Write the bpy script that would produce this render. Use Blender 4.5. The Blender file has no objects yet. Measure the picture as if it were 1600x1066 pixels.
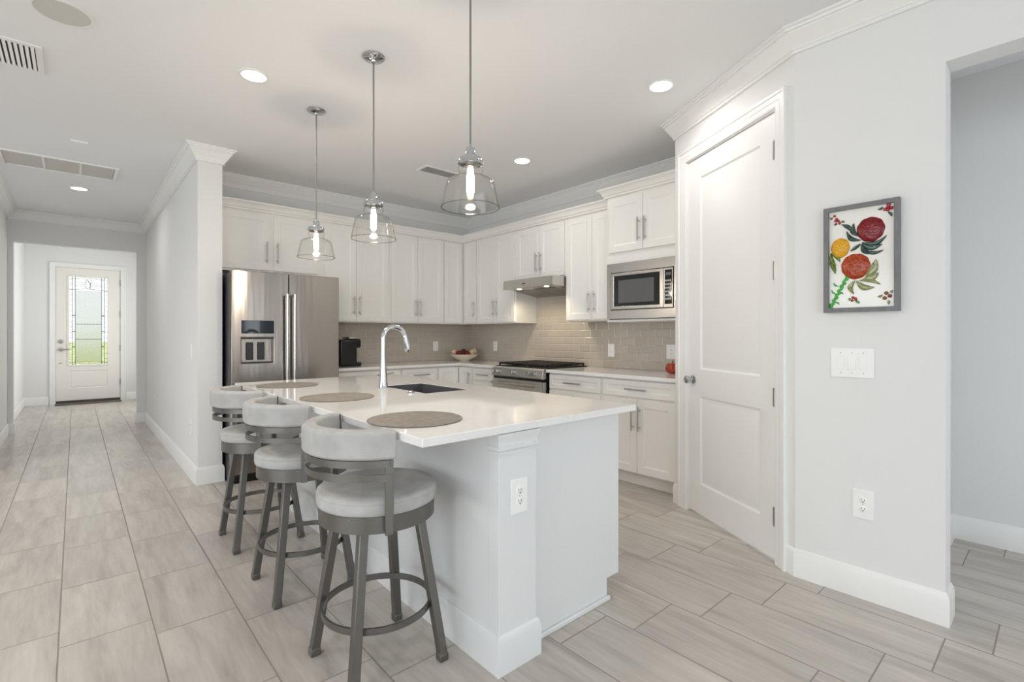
import bpy, bmesh, math, random
from mathutils import Vector, Matrix
random.seed(7)
PI = math.pi
scene = bpy.context.scene
COL = scene.collection

# ------------------------------------------------------------------ camera
CAM_H = 1.245
cam_d = bpy.data.cameras.new('camera')
cam = bpy.data.objects.new('camera', cam_d)
COL.objects.link(cam)
cam.location = (0, 0, CAM_H)
cam.rotation_euler = (PI/2, 0, -math.radians(41.579))
cam_d.sensor_width = 36
cam_d.lens = 769.24*36/1600
cam_d.shift_y = -9.03/1600
cam_d.clip_start = .05
cam_d.clip_end = 300
scene.camera = cam

# ------------------------------------------------------------------ world, light, exposure
world = bpy.data.worlds.new('sky')
scene.world = world
world.use_nodes = True
wn = world.node_tree
bg = wn.nodes['Background']
bg.inputs['Color'].default_value = (.95, .98, 1, 1)
bg.inputs['Strength'].default_value = 1.9
vs = scene.view_settings
vs.view_transform = 'Standard'
vs.look = 'None'
vs.exposure = 0.28
vs.gamma = 1
vs.use_curve_mapping = False
scene.cycles.max_bounces = 10
scene.cycles.diffuse_bounces = 6
scene.cycles.glossy_bounces = 5
scene.cycles.transmission_bounces = 6
scene.cycles.transparent_max_bounces = 12
scene.cycles.sample_clamp_indirect = 4
scene.cycles.caustics_reflective = False
scene.cycles.caustics_refractive = False
scene.cycles.use_denoising = True

def area_light(name, loc, rot, sx, sy, energy, color, spread=180):
    d = bpy.data.lights.new(name, 'AREA')
    d.shape = 'RECTANGLE'
    d.size, d.size_y = sx, sy
    d.energy, d.color = energy, color
    d.spread = math.radians(spread)
    o = bpy.data.objects.new(name, d)
    COL.objects.link(o)
    o.location, o.rotation_euler = loc, rot
    return o
COOL = (.83, .93, 1.0)
WARM = (1.0, .955, .89)
# daylight entering by the sliding doors behind the camera and by the side windows, plus two added lights
area_light('daylight_back', (-1.6, -4.9, 1.3), (PI/2, 0, 0), 5.6, 2.3, 43, COOL)
area_light('daylight_side', (-5.9, .5, 1.4), (PI/2, 0, -PI/2), 5.5, 2.0, 72, COOL)
area_light('fridge_streak_light', (2.85, -2.45, 1.35), (PI/2, 0, PI/2), 1.4, 1.8, 17, COOL)  # unseen source added to lay a bright streak on the refrigerator door
area_light('daylight_foyer', (1.335, 10.6, 1.5), (PI/2, 0, PI/2), 1.5, 1.9, 18, (1, .985, .955))
area_light('alcove_fill', (3.5, -1.49, 1.45), (PI/2, 0, 0), .8, 1.8, 2.5, COOL)  # unseen fill light added to brighten the alcove
for y_ in (.6, 2.9, 5.2):                         # unseen fill lights added left of the frame to brighten floor and hall
    area_light('living_fill', (-1.35, y_, 2.815), (0, 0, 0), .14, .14, 11, WARM, 150)
CAN_W, BULB_W, HOOD_W = 3.4, 5.8, .95

# ------------------------------------------------------------------ materials
def lin(c):
    c = c/255
    return c/12.92 if c <= .04045 else ((c+.055)/1.055)**2.4
def rgb(r, g, b): return (lin(r), lin(g), lin(b), 1)

def mat(name, col, rough=.5, metal=0., spec=.5, coat=0., bump=None, emit=None, noise=None, aniso=0):
    m = bpy.data.materials.new(name)
    m.use_nodes = True
    nt = m.node_tree
    p = nt.nodes['Principled BSDF']
    p.inputs['Base Color'].default_value = col
    p.inputs['Roughness'].default_value = rough
    p.inputs['Metallic'].default_value = metal
    p.inputs['Specular IOR Level'].default_value = spec
    p.inputs['Coat Weight'].default_value = coat
    p.inputs['Coat Roughness'].default_value = .08
    if aniso:
        tg = nt.nodes.new('ShaderNodeCombineXYZ')   # brushed sideways, so highlights run up and down
        tg.inputs[2].default_value = 1
        nt.links.new(tg.outputs[0], p.inputs['Tangent'])
        p.inputs['Anisotropic'].default_value = aniso
    tc = nt.nodes.new('ShaderNodeTexCoord')
    if noise:                                    # (scale, other colour, stretch)
        n = nt.nodes.new('ShaderNodeTexNoise')
        mp = nt.nodes.new('ShaderNodeMapping')
        mp.inputs['Scale'].default_value = noise[2]
        nt.links.new(tc.outputs['Object'], mp.inputs[0])
        nt.links.new(mp.outputs[0], n.inputs['Vector'])
        n.inputs['Scale'].default_value = noise[0]
        n.inputs['Detail'].default_value = 5
        r = nt.nodes.new('ShaderNodeValToRGB')
        r.color_ramp.elements[0].position = .35
        r.color_ramp.elements[1].position = .65
        r.color_ramp.elements[0].color = col
        r.color_ramp.elements[1].color = noise[1]
        nt.links.new(n.outputs['Fac'], r.inputs[0])
        nt.links.new(r.outputs[0], p.inputs['Base Color'])
    if bump:                                     # (scale, strength, stretch)
        n = nt.nodes.new('ShaderNodeTexNoise')
        mp = nt.nodes.new('ShaderNodeMapping')
        mp.inputs['Scale'].default_value = bump[2]
        nt.links.new(tc.outputs['Object'], mp.inputs[0])
        nt.links.new(mp.outputs[0], n.inputs['Vector'])
        n.inputs['Scale'].default_value = bump[0]
        n.inputs['Detail'].default_value = 3
        b = nt.nodes.new('ShaderNodeBump')
        b.inputs['Strength'].default_value = bump[1]
        b.inputs['Distance'].default_value = .01
        nt.links.new(n.outputs['Fac'], b.inputs['Height'])
        nt.links.new(b.outputs[0], p.inputs['Normal'])
    if emit:
        p.inputs['Emission Color'].default_value = emit[0]
        p.inputs['Emission Strength'].default_value = emit[1]
    return m

ONE = (1, 1, 1)
M = {}
M['wall'] = mat('wall_paint', rgb(230, 230, 230), .75, bump=(180, .05, ONE))
M['ceiling'] = mat('ceiling_paint', rgb(238, 239, 242), .85, bump=(120, .06, ONE))
M['trim'] = mat('trim_paint', rgb(238, 238, 237), .35)
M['cab'] = mat('cabinet_paint', rgb(238, 236, 233), .38)
M['island'] = mat('island_paint', rgb(226, 227, 228), .3)
M['steel'] = mat('brushed_steel', rgb(156, 149, 143), .22, 1, bump=(2.6, .5, (2.2, 2.2, .16)), aniso=.9)
M['steel2'] = mat('appliance_steel', rgb(198, 194, 189), .24, 1)
M['steel3'] = mat('satin_steel', rgb(206, 203, 199), .42, 1)
M['chrome'] = mat('chrome', rgb(196, 198, 201), .09, 1)
M['nickel'] = mat('brushed_nickel', rgb(182, 180, 177), .28, 1)
M['rod'] = mat('satin_rod', rgb(150, 147, 144), .4, .8)
M['black'] = mat('black_plastic', rgb(18, 18, 19), .25)
M['darkside'] = mat('fridge_case', rgb(58, 57, 57), .45)
M['iron'] = mat('cast_iron', rgb(24, 24, 25), .5)
M['blackglass'] = mat('black_glass', rgb(14, 14, 16), .06)
M['mwindow'] = mat('microwave_window', rgb(92, 92, 94), .12)
M['plate'] = mat('white_plastic', rgb(243, 243, 242), .35)
M['slot'] = mat('dark_slot', rgb(70, 68, 66), .6)
M['fabric'] = mat('pale_grey_suede', rgb(187, 186, 185), .95, spec=.1, noise=(14, rgb(175, 174, 173), ONE), bump=(260, .12, ONE))
M['stoolmetal'] = mat('grey_brown_metal', rgb(114, 111, 107), .38, .75)
M['sink'] = mat('dark_composite', rgb(84, 84, 90), .4)
M['grille'] = mat('grey_mesh', rgb(204, 204, 200), .8)
M['filter'] = mat('filter_grey', rgb(204, 202, 198), .9)
M['framegrey'] = mat('grey_painted_wood', rgb(122, 122, 124), .5, noise=(9, rgb(112, 112, 114), (4, 4, 1)))
M['artpanel'] = mat('milk_glass', rgb(238, 236, 231), .12)
M['redglass'] = mat('dark_red_glass', rgb(84, 4, 14), .22, noise=(120, rgb(150, 16, 30), ONE))
M['yellowglass'] = mat('yellow_glass', rgb(205, 140, 8), .22, noise=(120, rgb(236, 182, 30), ONE))
M['orangeglass'] = mat('burnt_orange_glass', rgb(128, 34, 8), .22, noise=(110, rgb(192, 76, 16), ONE))
M['berry'] = mat('red_berry_glass', rgb(168, 18, 34), .12, coat=.5)
M['brownberry'] = mat('brown_berry_glass', rgb(132, 74, 32), .15, coat=.5)
M['darkleaf'] = mat('dark_green_glass', rgb(20, 44, 40), .15, noise=(60, rgb(44, 80, 66), ONE), coat=.5)
M['oliveleaf'] = mat('olive_glass', rgb(120, 128, 70), .15, noise=(60, rgb(160, 162, 112), ONE), coat=.5)
M['limeleaf'] = mat('moss_green_glass', rgb(110, 134, 34), .15, noise=(60, rgb(72, 100, 24), ONE), coat=.5)
M['stemgreen'] = mat('bright_green_glass', rgb(30, 150, 36), .15, noise=(150, rgb(70, 190, 60), ONE), coat=.5)
M['cream'] = mat('cream_ball', rgb(228, 212, 182), .6, noise=(40, rgb(196, 170, 130), ONE))
M['redball'] = mat('red_ball', rgb(142, 40, 26), .6, noise=(50, rgb(90, 22, 18), ONE))
M['brownball'] = mat('brown_ball', rgb(62, 28, 22), .7, noise=(50, rgb(96, 52, 40), ONE))
M['bowl'] = mat('cream_ceramic', rgb(232, 222, 206), .25)
M['amber'] = mat('orange_red_glass', rgb(190, 66, 26), .12, noise=(30, rgb(140, 34, 20), ONE), coat=.6)
M['mat'] = mat('doormat_brown', rgb(112, 100, 90), .9, noise=(60, rgb(80, 72, 64), (.3, 4, 1)))
M['doorwhite'] = mat('front_door_paint', rgb(236, 233, 228), .4)
M['lead'] = mat('lead_came', rgb(120, 122, 122), .45, .6)
M['grass'] = mat('lawn', rgb(186, 200, 118), .95, spec=.1, noise=(3, rgb(204, 210, 136), ONE))
M['bulb'] = mat('glowing_bulb', rgb(255, 230, 190), .3, emit=((1, .80, .55, 1), 22))
M['led'] = mat('led_lens', rgb(255, 255, 255), .3, emit=((1, .95, .87, 1), 7))
M['hoodled'] = mat('hood_lamp_lens', rgb(255, 255, 255), .3, emit=((1, .9, .72, 1), 8))
M['tank'] = mat('water_tank', rgb(150, 154, 158), .1, .3)
M['screen'] = mat('display_glass', rgb(30, 38, 48), .04)

def glass_mat(name, tint, edge, refl):
    m = bpy.data.materials.new(name)
    m.use_nodes = True
    nt = m.node_tree
    nt.nodes.clear()
    out = nt.nodes.new('ShaderNodeOutputMaterial')
    tr = nt.nodes.new('ShaderNodeBsdfTransparent')
    gl = nt.nodes.new('ShaderNodeBsdfGlossy')
    gl.inputs['Roughness'].default_value = .02
    lw = nt.nodes.new('ShaderNodeLayerWeight')
    lw.inputs['Blend'].default_value = .5
    pw_ = nt.nodes.new('ShaderNodeMath')
    pw_.operation = 'POWER'
    pw_.inputs[1].default_value = 6
    nt.links.new(lw.outputs['Facing'], pw_.inputs[0])
    cr = nt.nodes.new('ShaderNodeMix')
    cr.data_type = 'RGBA'
    cr.inputs[6].default_value = tint
    cr.inputs[7].default_value = edge
    nt.links.new(pw_.outputs[0], cr.inputs[0])
    nt.links.new(cr.outputs[2], tr.inputs['Color'])
    fr = nt.nodes.new('ShaderNodeMath')
    fr.operation = 'MULTIPLY_ADD'
    fr.inputs[1].default_value = refl
    fr.inputs[2].default_value = .025
    nt.links.new(pw_.outputs[0], fr.inputs[0])
    mx = nt.nodes.new('ShaderNodeMixShader')
    nt.links.new(fr.outputs[0], mx.inputs[0])
    nt.links.new(tr.outputs[0], mx.inputs[1])
    nt.links.new(gl.outputs[0], mx.inputs[2])
    nt.links.new(mx.outputs[0], out.inputs[0])
    return m
M['glass'] = glass_mat('clear_glass', (.985, .985, .98, 1), (.72, .71, .69, 1), .45)
M['glassrim'] = glass_mat('glass_rim', (.74, .73, .71, 1), (.50, .49, .48, 1), .6)
M['pane'] = glass_mat('window_glass', (.97, .98, .98, 1), (.9, .92, .92, 1), .4)

def texglass(name, lo, hi, frost=0):
    m = bpy.data.materials.new(name)
    m.use_nodes = True
    nt = m.node_tree
    nt.nodes.clear()
    out = nt.nodes.new('ShaderNodeOutputMaterial')
    tr = nt.nodes.new('ShaderNodeBsdfTransparent')
    tc = nt.nodes.new('ShaderNodeTexCoord')
    n = nt.nodes.new('ShaderNodeTexNoise')
    n.inputs['Scale'].default_value = 70
    n.inputs['Detail'].default_value = 4
    nt.links.new(tc.outputs['Object'], n.inputs['Vector'])
    r = nt.nodes.new('ShaderNodeValToRGB')
    r.color_ramp.elements[0].color = lo
    r.color_ramp.elements[1].color = hi
    r.color_ramp.elements[0].position = .3
    r.color_ramp.elements[1].position = .7
    nt.links.new(n.outputs['Fac'], r.inputs[0])
    nt.links.new(r.outputs[0], tr.inputs['Color'])
    tl = nt.nodes.new('ShaderNodeBsdfTranslucent')
    tl.inputs['Color'].default_value = (.9, .9, .9, 1)
    if frost:
        tr = nt.nodes.new('ShaderNodeBsdfRefraction')
        tr.inputs['Roughness'].default_value = frost
        tr.inputs['IOR'].default_value = 1.25
        nt.links.new(r.outputs[0], tr.inputs['Color'])
    mx = nt.nodes.new('ShaderNodeMixShader')
    mx.inputs[0].default_value = .12
    nt.links.new(tr.outputs[0], mx.inputs[1])
    nt.links.new(tl.outputs[0], mx.inputs[2])
    nt.links.new(mx.outputs[0], out.inputs[0])
    return m
M['texglass'] = texglass('textured_door_glass', (.56, .57, .57, 1), (.72, .73, .72, 1), .34)
M['edgeglass'] = texglass('bevelled_door_glass', (.55, .57, .58, 1), (.95, .95, .95, 1))

class NT:
    def __init__(s, name):
        s.m = bpy.data.materials.new(name)
        s.m.use_nodes = True
        s.nt = s.m.node_tree
        s.p = s.nt.nodes['Principled BSDF']
    def new(s, t): return s.nt.nodes.new(t)
    def link(s, a, b): s.nt.links.new(a, b)
    def math(s, op, a, b=None, c=None):
        n = s.new('ShaderNodeMath')
        n.operation = op
        for i, v in enumerate((a, b, c)):
            if v is None: continue
            if isinstance(v, (int, float)): n.inputs[i].default_value = v
            else: s.link(v, n.inputs[i])
        return n.outputs[0]
    def ramp(s, f, stops):
        r = s.new('ShaderNodeValToRGB')
        e = r.color_ramp.elements
        while len(e) < len(stops): e.new(.5)
        for i, (p, c) in enumerate(stops):
            e[i].position = p
            e[i].color = c
        s.link(f, r.inputs[0])
        return r.outputs[0]
    def mix(s, f, a, b, mode='MIX'):
        n = s.new('ShaderNodeMix')
        n.data_type = 'RGBA'
        n.blend_type = mode
        for i, v in ((0, f), (6, a), (7, b)):
            if isinstance(v, (int, float, tuple)): n.inputs[i].default_value = v
            else: s.link(v, n.inputs[i])
        return n.outputs[2]

def floor_mat():
    k = NT('wood_look_tile')
    geo = k.new('ShaderNodeNewGeometry')
    sp = k.new('ShaderNodeSeparateXYZ')
    k.link(geo.outputs['Position'], sp.inputs[0])
    W, L = .3025, .6035
    u = k.math('DIVIDE', k.math('ADD', sp.outputs[0], .05), W)
    col = k.math('FLOOR', u)
    fu = k.math('MULTIPLY', k.math('SUBTRACT', u, col), W)
    sh = k.math('ADD', k.math('MULTIPLY', col, .14), -.245)
    v = k.math('DIVIDE', k.math('ADD', sp.outputs[1], sh), L)
    row = k.math('FLOOR', v)
    fv = k.math('MULTIPLY', k.math('SUBTRACT', v, row), L)
    du = k.math('MINIMUM', fu, k.math('SUBTRACT', W, fu))
    dv = k.math('MINIMUM', fv, k.math('SUBTRACT', L, fv))
    d = k.math('MINIMUM', du, dv)
    groutm = k.math('LESS_THAN', d, .0028)
    idv = k.new('ShaderNodeCombineXYZ')
    k.link(col, idv.inputs[0]); k.link(row, idv.inputs[1])
    wn_ = k.new('ShaderNodeTexWhiteNoise')
    wn_.noise_dimensions = '2D'
    k.link(idv.outputs[0], wn_.inputs['Vector'])
    # streaks run along the tile, shifted from tile to tile
    cv = k.new('ShaderNodeCombineXYZ')
    k.link(k.math('MULTIPLY', sp.outputs[0], 1.0), cv.inputs[0])
    k.link(k.math('MULTIPLY', sp.outputs[1], .11), cv.inputs[1])
    k.link(k.math('MULTIPLY', wn_.outputs['Value'], 30), cv.inputs[2])
    n1 = k.new('ShaderNodeTexNoise')
    n1.inputs['Scale'].default_value = 11
    n1.inputs['Detail'].default_value = 6
    n1.inputs['Roughness'].default_value = .6
    n1.inputs['Distortion'].default_value = .5
    k.link(cv.outputs[0], n1.inputs['Vector'])
    n2 = k.new('ShaderNodeTexNoise')
    n2.inputs['Scale'].default_value = 60
    n2.inputs['Detail'].default_value = 3
    k.link(cv.outputs[0], n2.inputs['Vector'])
    c1 = k.ramp(n1.outputs['Fac'], [(.26, rgb(170, 163, 154)), (.46, rgb(189, 182, 174)), (.62, rgb(199, 192, 184)), (.8, rgb(211, 204, 197))])
    c2 = k.ramp(n2.outputs['Fac'], [(.3, (.93, .93, .93, 1)), (.7, (1.03, 1.03, 1.03, 1))])
    c = k.mix(1., c1, c2, 'MULTIPLY')
    tv = k.ramp(wn_.outputs['Value'], [(0, (.93, .93, .93, 1)), (1, (1.04, 1.035, 1.03, 1))])
    c = k.mix(1., c, tv, 'MULTIPLY')
    c = k.mix(groutm, c, rgb(152, 145, 137))
    k.link(c, k.p.inputs['Base Color'])
    k.link(k.math('ADD', k.math('MULTIPLY', groutm, .5), .27), k.p.inputs['Roughness'])
    k.link(k.math('MULTIPLY_ADD', groutm, -.5, .58), k.p.inputs['Specular IOR Level'])
    b = k.new('ShaderNodeBump')
    b.inputs['Distance'].default_value = .002
    b.inputs['Strength'].default_value = .5
    hgt = k.math('MINIMUM', k.math('DIVIDE', d, .004), 1.)
    k.link(k.math('ADD', hgt, k.math('MULTIPLY', n1.outputs['Fac'], .25)), b.inputs['Height'])
    k.link(b.outputs[0], k.p.inputs['Normal'])
    return k.m
M['floor'] = floor_mat()

def backsplash_mat(name, axis):
    k = NT(name)
    geo = k.new('ShaderNodeNewGeometry')
    sp = k.new('ShaderNodeSeparateXYZ')
    k.link(geo.outputs['Position'], sp.inputs[0])
    cv = k.new('ShaderNodeCombineXYZ')
    k.link(sp.outputs[axis], cv.inputs[0])
    k.link(k.math('SUBTRACT', sp.outputs[2], .914), cv.inputs[1])
    def brick(mortar, smooth, a, b, mc):
        t = k.new('ShaderNodeTexBrick')
        t.offset, t.offset_frequency, t.squash = .5, 2, 1
        t.inputs['Scale'].default_value = 1
        t.inputs['Brick Width'].default_value = .154
        t.inputs['Row Height'].default_value = .0775
        t.inputs['Mortar Size'].default_value = mortar
        t.inputs['Mortar Smooth'].default_value = smooth
        t.inputs['Color1'].default_value = a
        t.inputs['Color2'].default_value = b
        t.inputs['Mortar'].default_value = mc
        k.link(cv.outputs[0], t.inputs['Vector'])
        return t
    t = brick(.0012, .1, rgb(192, 183, 173), rgb(186, 177, 167), rgb(214, 208, 200))  # grout tone lightened to include the highlight along the tile bevels
    h = brick(.009, 1., (1, 1, 1, 1), (1, 1, 1, 1), (0, 0, 0, 1))
    k.link(t.outputs['Color'], k.p.inputs['Base Color'])
    k.p.inputs['Roughness'].default_value = .13
    b = k.new('ShaderNodeBump')
    b.inputs['Strength'].default_value = .75
    b.inputs['Distance'].default_value = .004
    k.link(h.outputs['Color'], b.inputs['Height'])
    k.link(b.outputs[0], k.p.inputs['Normal'])
    return k.m
M['splash_x'] = backsplash_mat('subway_tile_back', 0)
M['splash_y'] = backsplash_mat('subway_tile_range', 1)

def quartz():
    k = NT('white_quartz')
    tc = k.new('ShaderNodeTexCoord')
    n = k.new('ShaderNodeTexNoise')
    n.inputs['Scale'].default_value = 3.2
    n.inputs['Detail'].default_value = 9
    n.inputs['Roughness'].default_value = .65
    n.inputs['Distortion'].default_value = 1.2
    k.link(tc.outputs['Object'], n.inputs['Vector'])
    w, g = rgb(238, 237, 236), rgb(231, 229, 226)
    k.link(k.ramp(n.outputs['Fac'], [(.40, w), (.49, w), (.5, g), (.515, w), (.7, rgb(236, 235, 233))]), k.p.inputs['Base Color'])
    k.p.inputs['Specular IOR Level'].default_value = .85
    k.p.inputs['Roughness'].default_value = .035
    return k.m
M['quartz'] = quartz()

def woven():
    k = NT('woven_placemat')
    tc = k.new('ShaderNodeTexCoord')
    sp = k.new('ShaderNodeSeparateXYZ')
    k.link(tc.outputs['Object'], sp.inputs[0])
    ang = k.math('ARCTAN2', sp.outputs[1], sp.outputs[0])
    r = k.math('SQRT', k.math('ADD', k.math('MULTIPLY', sp.outputs[0], sp.outputs[0]), k.math('MULTIPLY', sp.outputs[1], sp.outputs[1])))
    ring = k.math('SINE', k.math('MULTIPLY', r, 1400))
    rad = k.math('SINE', k.math('ADD', k.math('MULTIPLY', ang, 120), k.math('MULTIPLY', k.math('FLOOR', k.math('MULTIPLY', r, 223)), 3.14)))
    f = k.math('ADD', k.math('MULTIPLY', k.math('MULTIPLY', ring, rad), .25), .5)
    n = k.new('ShaderNodeTexNoise')
    n.inputs['Scale'].default_value = 30
    k.link(tc.outputs['Object'], n.inputs['Vector'])
    f = k.math('ADD', f, k.math('MULTIPLY', k.math('SUBTRACT', n.outputs['Fac'], .5), .6))
    k.link(k.ramp(f, [(.2, rgb(104, 97, 90)), (.8, rgb(158, 150, 141))]), k.p.inputs['Base Color'])
    k.p.inputs['Roughness'].default_value = .6
    b = k.new('ShaderNodeBump')
    b.inputs['Strength'].default_value = .5
    b.inputs['Distance'].default_value = .001
    k.link(f, b.inputs['Height'])
    k.link(b.outputs[0], k.p.inputs['Normal'])
    return k.m
M['woven'] = woven()

# ------------------------------------------------------------------ mesh helpers
def BM(): return bmesh.new()
def box(bm, x0, x1, y0, y1, z0, z1):
    if x0 > x1: x0, x1 = x1, x0
    if y0 > y1: y0, y1 = y1, y0
    if z0 > z1: z0, z1 = z1, z0
    v = [bm.verts.new((x, y, z)) for x in (x0, x1) for y in (y0, y1) for z in (z0, z1)]
    for f in ((0, 1, 3, 2), (4, 6, 7, 5), (0, 4, 5, 1), (2, 3, 7, 6), (0, 2, 6, 4), (1, 5, 7, 3)):
        bm.faces.new([v[i] for i in f])
    return bm
def prism(bm, poly, z0, z1):
    a = [bm.verts.new((x, y, z0)) for x, y in poly]
    b = [bm.verts.new((x, y, z1)) for x, y in poly]
    n = len(poly)
    bm.faces.new(a); bm.faces.new(b)
    for i in range(n): bm.faces.new((a[i], a[(i+1) % n], b[(i+1) % n], b[i]))
    return bm
def extrude_yz(bm, poly, x0, x1):                # polygon in (y, z) pushed along x
    a = [bm.verts.new((x0, y, z)) for y, z in poly]
    b = [bm.verts.new((x1, y, z)) for y, z in poly]
    n = len(poly)
    bm.faces.new(a); bm.faces.new(b)
    for i in range(n): bm.faces.new((a[i], a[(i+1) % n], b[(i+1) % n], b[i]))
    return bm
def lathe(bm, prof, c=(0, 0, 0), seg=32, ribs=0, depth=0):
    rings = []
    for r, z in prof:
        if r < 1e-5: rings.append([bm.verts.new((c[0], c[1], c[2]+z))])
        else:
            ring = []
            for i in range(seg):
                a = 2*PI*i/seg
                rr = r*(1-depth*abs(math.sin(a*ribs/2))) if ribs else r
                ring.append(bm.verts.new((c[0]+rr*math.cos(a), c[1]+rr*math.sin(a), c[2]+z)))
            rings.append(ring)
    for a, b in zip(rings, rings[1:]):
        if len(a) == 1 and len(b) == 1: continue
        for i in range(seg):
            j = (i+1) % seg
            if len(a) == 1: bm.faces.new((a[0], b[i], b[j]))
            elif len(b) == 1: bm.faces.new((a[i], a[j], b[0]))
            else: bm.faces.new((a[i], a[j], b[j], b[i]))
    return bm
def tube(bm, pts, rad, seg=12, cap=True):
    pts = [Vector(p) for p in pts]
    n = len(pts)
    rads = rad if isinstance(rad, (list, tuple)) else [rad]*n
    tan = []
    for i in range(n):
        t = (pts[min(i+1, n-1)]-pts[max(i-1, 0)]).normalized()
        tan.append(t)
    ref = Vector((0, 0, 1)) if abs(tan[0].z) < .9 else Vector((1, 0, 0))
    u = tan[0].cross(ref).normalized()
    rings = []
    for i in range(n):
        u = (u-tan[i]*u.dot(tan[i])).normalized()
        w = tan[i].cross(u)
        rings.append([bm.verts.new(pts[i]+(u*math.cos(2*PI*k/seg)+w*math.sin(2*PI*k/seg))*rads[i]) for k in range(seg)])
    for a, b in zip(rings, rings[1:]):
        for k in range(seg): bm.faces.new((a[k], a[(k+1) % seg], b[(k+1) % seg], b[k]))
    if cap:
        bm.faces.new(rings[0]); bm.faces.new(rings[-1])
    return bm
def sweep(bm, prof, path, closed=False):         # profile (offset to the left of travel, z)
    n = len(path)
    P = [Vector((x, y)) for x, y in path]
    def nrm(a, b):
        d = (b-a).normalized()
        return Vector((-d.y, d.x))
    rings = []
    for i in range(n):
        if closed or 0 < i < n-1:
            n1, n2 = nrm(P[i-1], P[i]), nrm(P[i], P[(i+1) % n])
            m = (n1+n2)/(1+n1.dot(n2))
        else: m = nrm(P[0], P[1]) if i == 0 else nrm(P[-2], P[-1])
        rings.append([bm.verts.new((P[i].x+m.x*o, P[i].y+m.y*o, z)) for o, z in prof])
    k = len(prof)
    for i in range(n if closed else n-1):
        a, b = rings[i], rings[(i+1) % n]
        for j in range(k): bm.faces.new((a[j], a[(j+1) % k], b[(j+1) % k], b[j]))
    if not closed:
        bm.faces.new(rings[0]); bm.faces.new(rings[-1])
    return bm
def arc_band(bm, r0, r1, z0, z1, a0, a1, seg=40, c=(0, 0)):
    closed = abs(a1-a0) >= 2*PI-1e-4
    n = seg if closed else seg+1
    R = []
    for i in range(n):
        a = a0+(a1-a0)*i/seg
        ca, sa = math.cos(a), math.sin(a)
        R.append([bm.verts.new((c[0]+r*ca, c[1]+r*sa, z)) for r, z in ((r0, z0), (r1, z0), (r1, z1), (r0, z1))])
    for i in range(seg):
        a, b = R[i], R[(i+1) % n]
        for j in range(4): bm.faces.new((a[j], a[(j+1) % 4], b[(j+1) % 4], b[j]))
    if not closed:
        bm.faces.new(R[0]); bm.faces.new(R[-1])
    return bm
def panel_slab(bm, x0, x1, z0, z1, yb, yf, panels, ring):
    """Door or drawer front: slab whose front (yf) carries stepped panels; ring = [(inset, recess)]."""
    xs = sorted({x0, x1, *[p[0] for p in panels], *[p[1] for p in panels]})
    zs = sorted({z0, z1, *[p[2] for p in panels], *[p[3] for p in panels]})
    V = {}
    def v(x, y, z):
        k = (round(x, 5), round(y, 5), round(z, 5))
        if k not in V: V[k] = bm.verts.new((x, y, z))
        return V[k]
    for a, b in zip(xs, xs[1:]):
        for c, d in zip(zs, zs[1:]):
            mx, mz = (a+b)/2, (c+d)/2
            if any(p[0] < mx < p[1] and p[2] < mz < p[3] for p in panels): continue
            bm.faces.new((v(a, yf, c), v(b, yf, c), v(b, yf, d), v(a, yf, d)))
    for p in panels:
        prev = None
        for ins, dep in [(0, 0)]+list(ring):
            cur = [v(p[0]+ins, yf+dep, p[2]+ins), v(p[1]-ins, yf+dep, p[2]+ins), v(p[1]-ins, yf+dep, p[3]-ins), v(p[0]+ins, yf+dep, p[3]-ins)]
            if prev:
                for i in range(4): bm.faces.new((prev[i], prev[(i+1) % 4], cur[(i+1) % 4], cur[i]))
            prev = cur
        bm.faces.new(prev)
    bm.faces.new((v(x0, yb, z0), v(x0, yb, z1), v(x1, yb, z1), v(x1, yb, z0)))
    for a, b in zip(xs, xs[1:]):
        for z in (z0, z1): bm.faces.new((v(a, yf, z), v(b, yf, z), v(b, yb, z), v(a, yb, z)))
    for c, d in zip(zs, zs[1:]):
        for x in (x0, x1): bm.faces.new((v(x, yf, c), v(x, yf, d), v(x, yb, d), v(x, yb, c)))
    return bm

def obj(name, bm, m, parent=None, bevel=0, smooth=None, seg=2, loc=None, rotz=0):
    bmesh.ops.recalc_face_normals(bm, faces=bm.faces)
    me = bpy.data.meshes.new(name)
    bm.to_mesh(me)
    bm.free()
    for mm in (m if isinstance(m, (list, tuple)) else [m]): me.materials.append(mm)
    o = bpy.data.objects.new(name, me)
    COL.objects.link(o)
    if parent: o.parent = parent
    if loc: o.location = loc
    o.rotation_euler.z = rotz
    if smooth is not None:
        for p in me.polygons: p.use_smooth = True
        me.set_sharp_from_angle(angle=math.radians(smooth))
    if bevel:
        b = o.modifiers.new('bevel', 'BEVEL')
        b.width, b.segments, b.limit_method, b.angle_limit = bevel, seg, 'ANGLE', math.radians(40)
        b.harden_normals = False
        for p in me.polygons: p.use_smooth = True
        if smooth is None: me.set_sharp_from_angle(angle=math.radians(30))
    return o
def tag(o, label, cat, group=None):
    o['label'] = label
    o['category'] = cat
    if group: o['group'] = group
    return o
def thing(name, label, cat, loc=(0, 0, 0), rotz=0, group=None):
    o = bpy.data.objects.new(name, None)
    o.empty_display_size = .1
    COL.objects.link(o)
    o.location, o.rotation_euler = loc, (0, 0, rotz)
    return tag(o, label, cat, group)
def struct(name, bm, m, parent=None, bevel=0, smooth=None):
    o = obj(name, bm, m, parent, bevel, smooth)
    if not parent: o['kind'] = 'structure'
    return o
def copy_tree(o, parent=None):
    c = o.copy()
    COL.objects.link(c)
    if parent: c.parent = parent
    for ch in list(o.children): copy_tree(ch, c)
    return c

# ------------------------------------------------------------------ the setting
CEIL = 2.82
XR = 2.79                                        # wall with the painting
XK, YK = 4.05, 5.46                              # range wall, fridge wall
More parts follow.
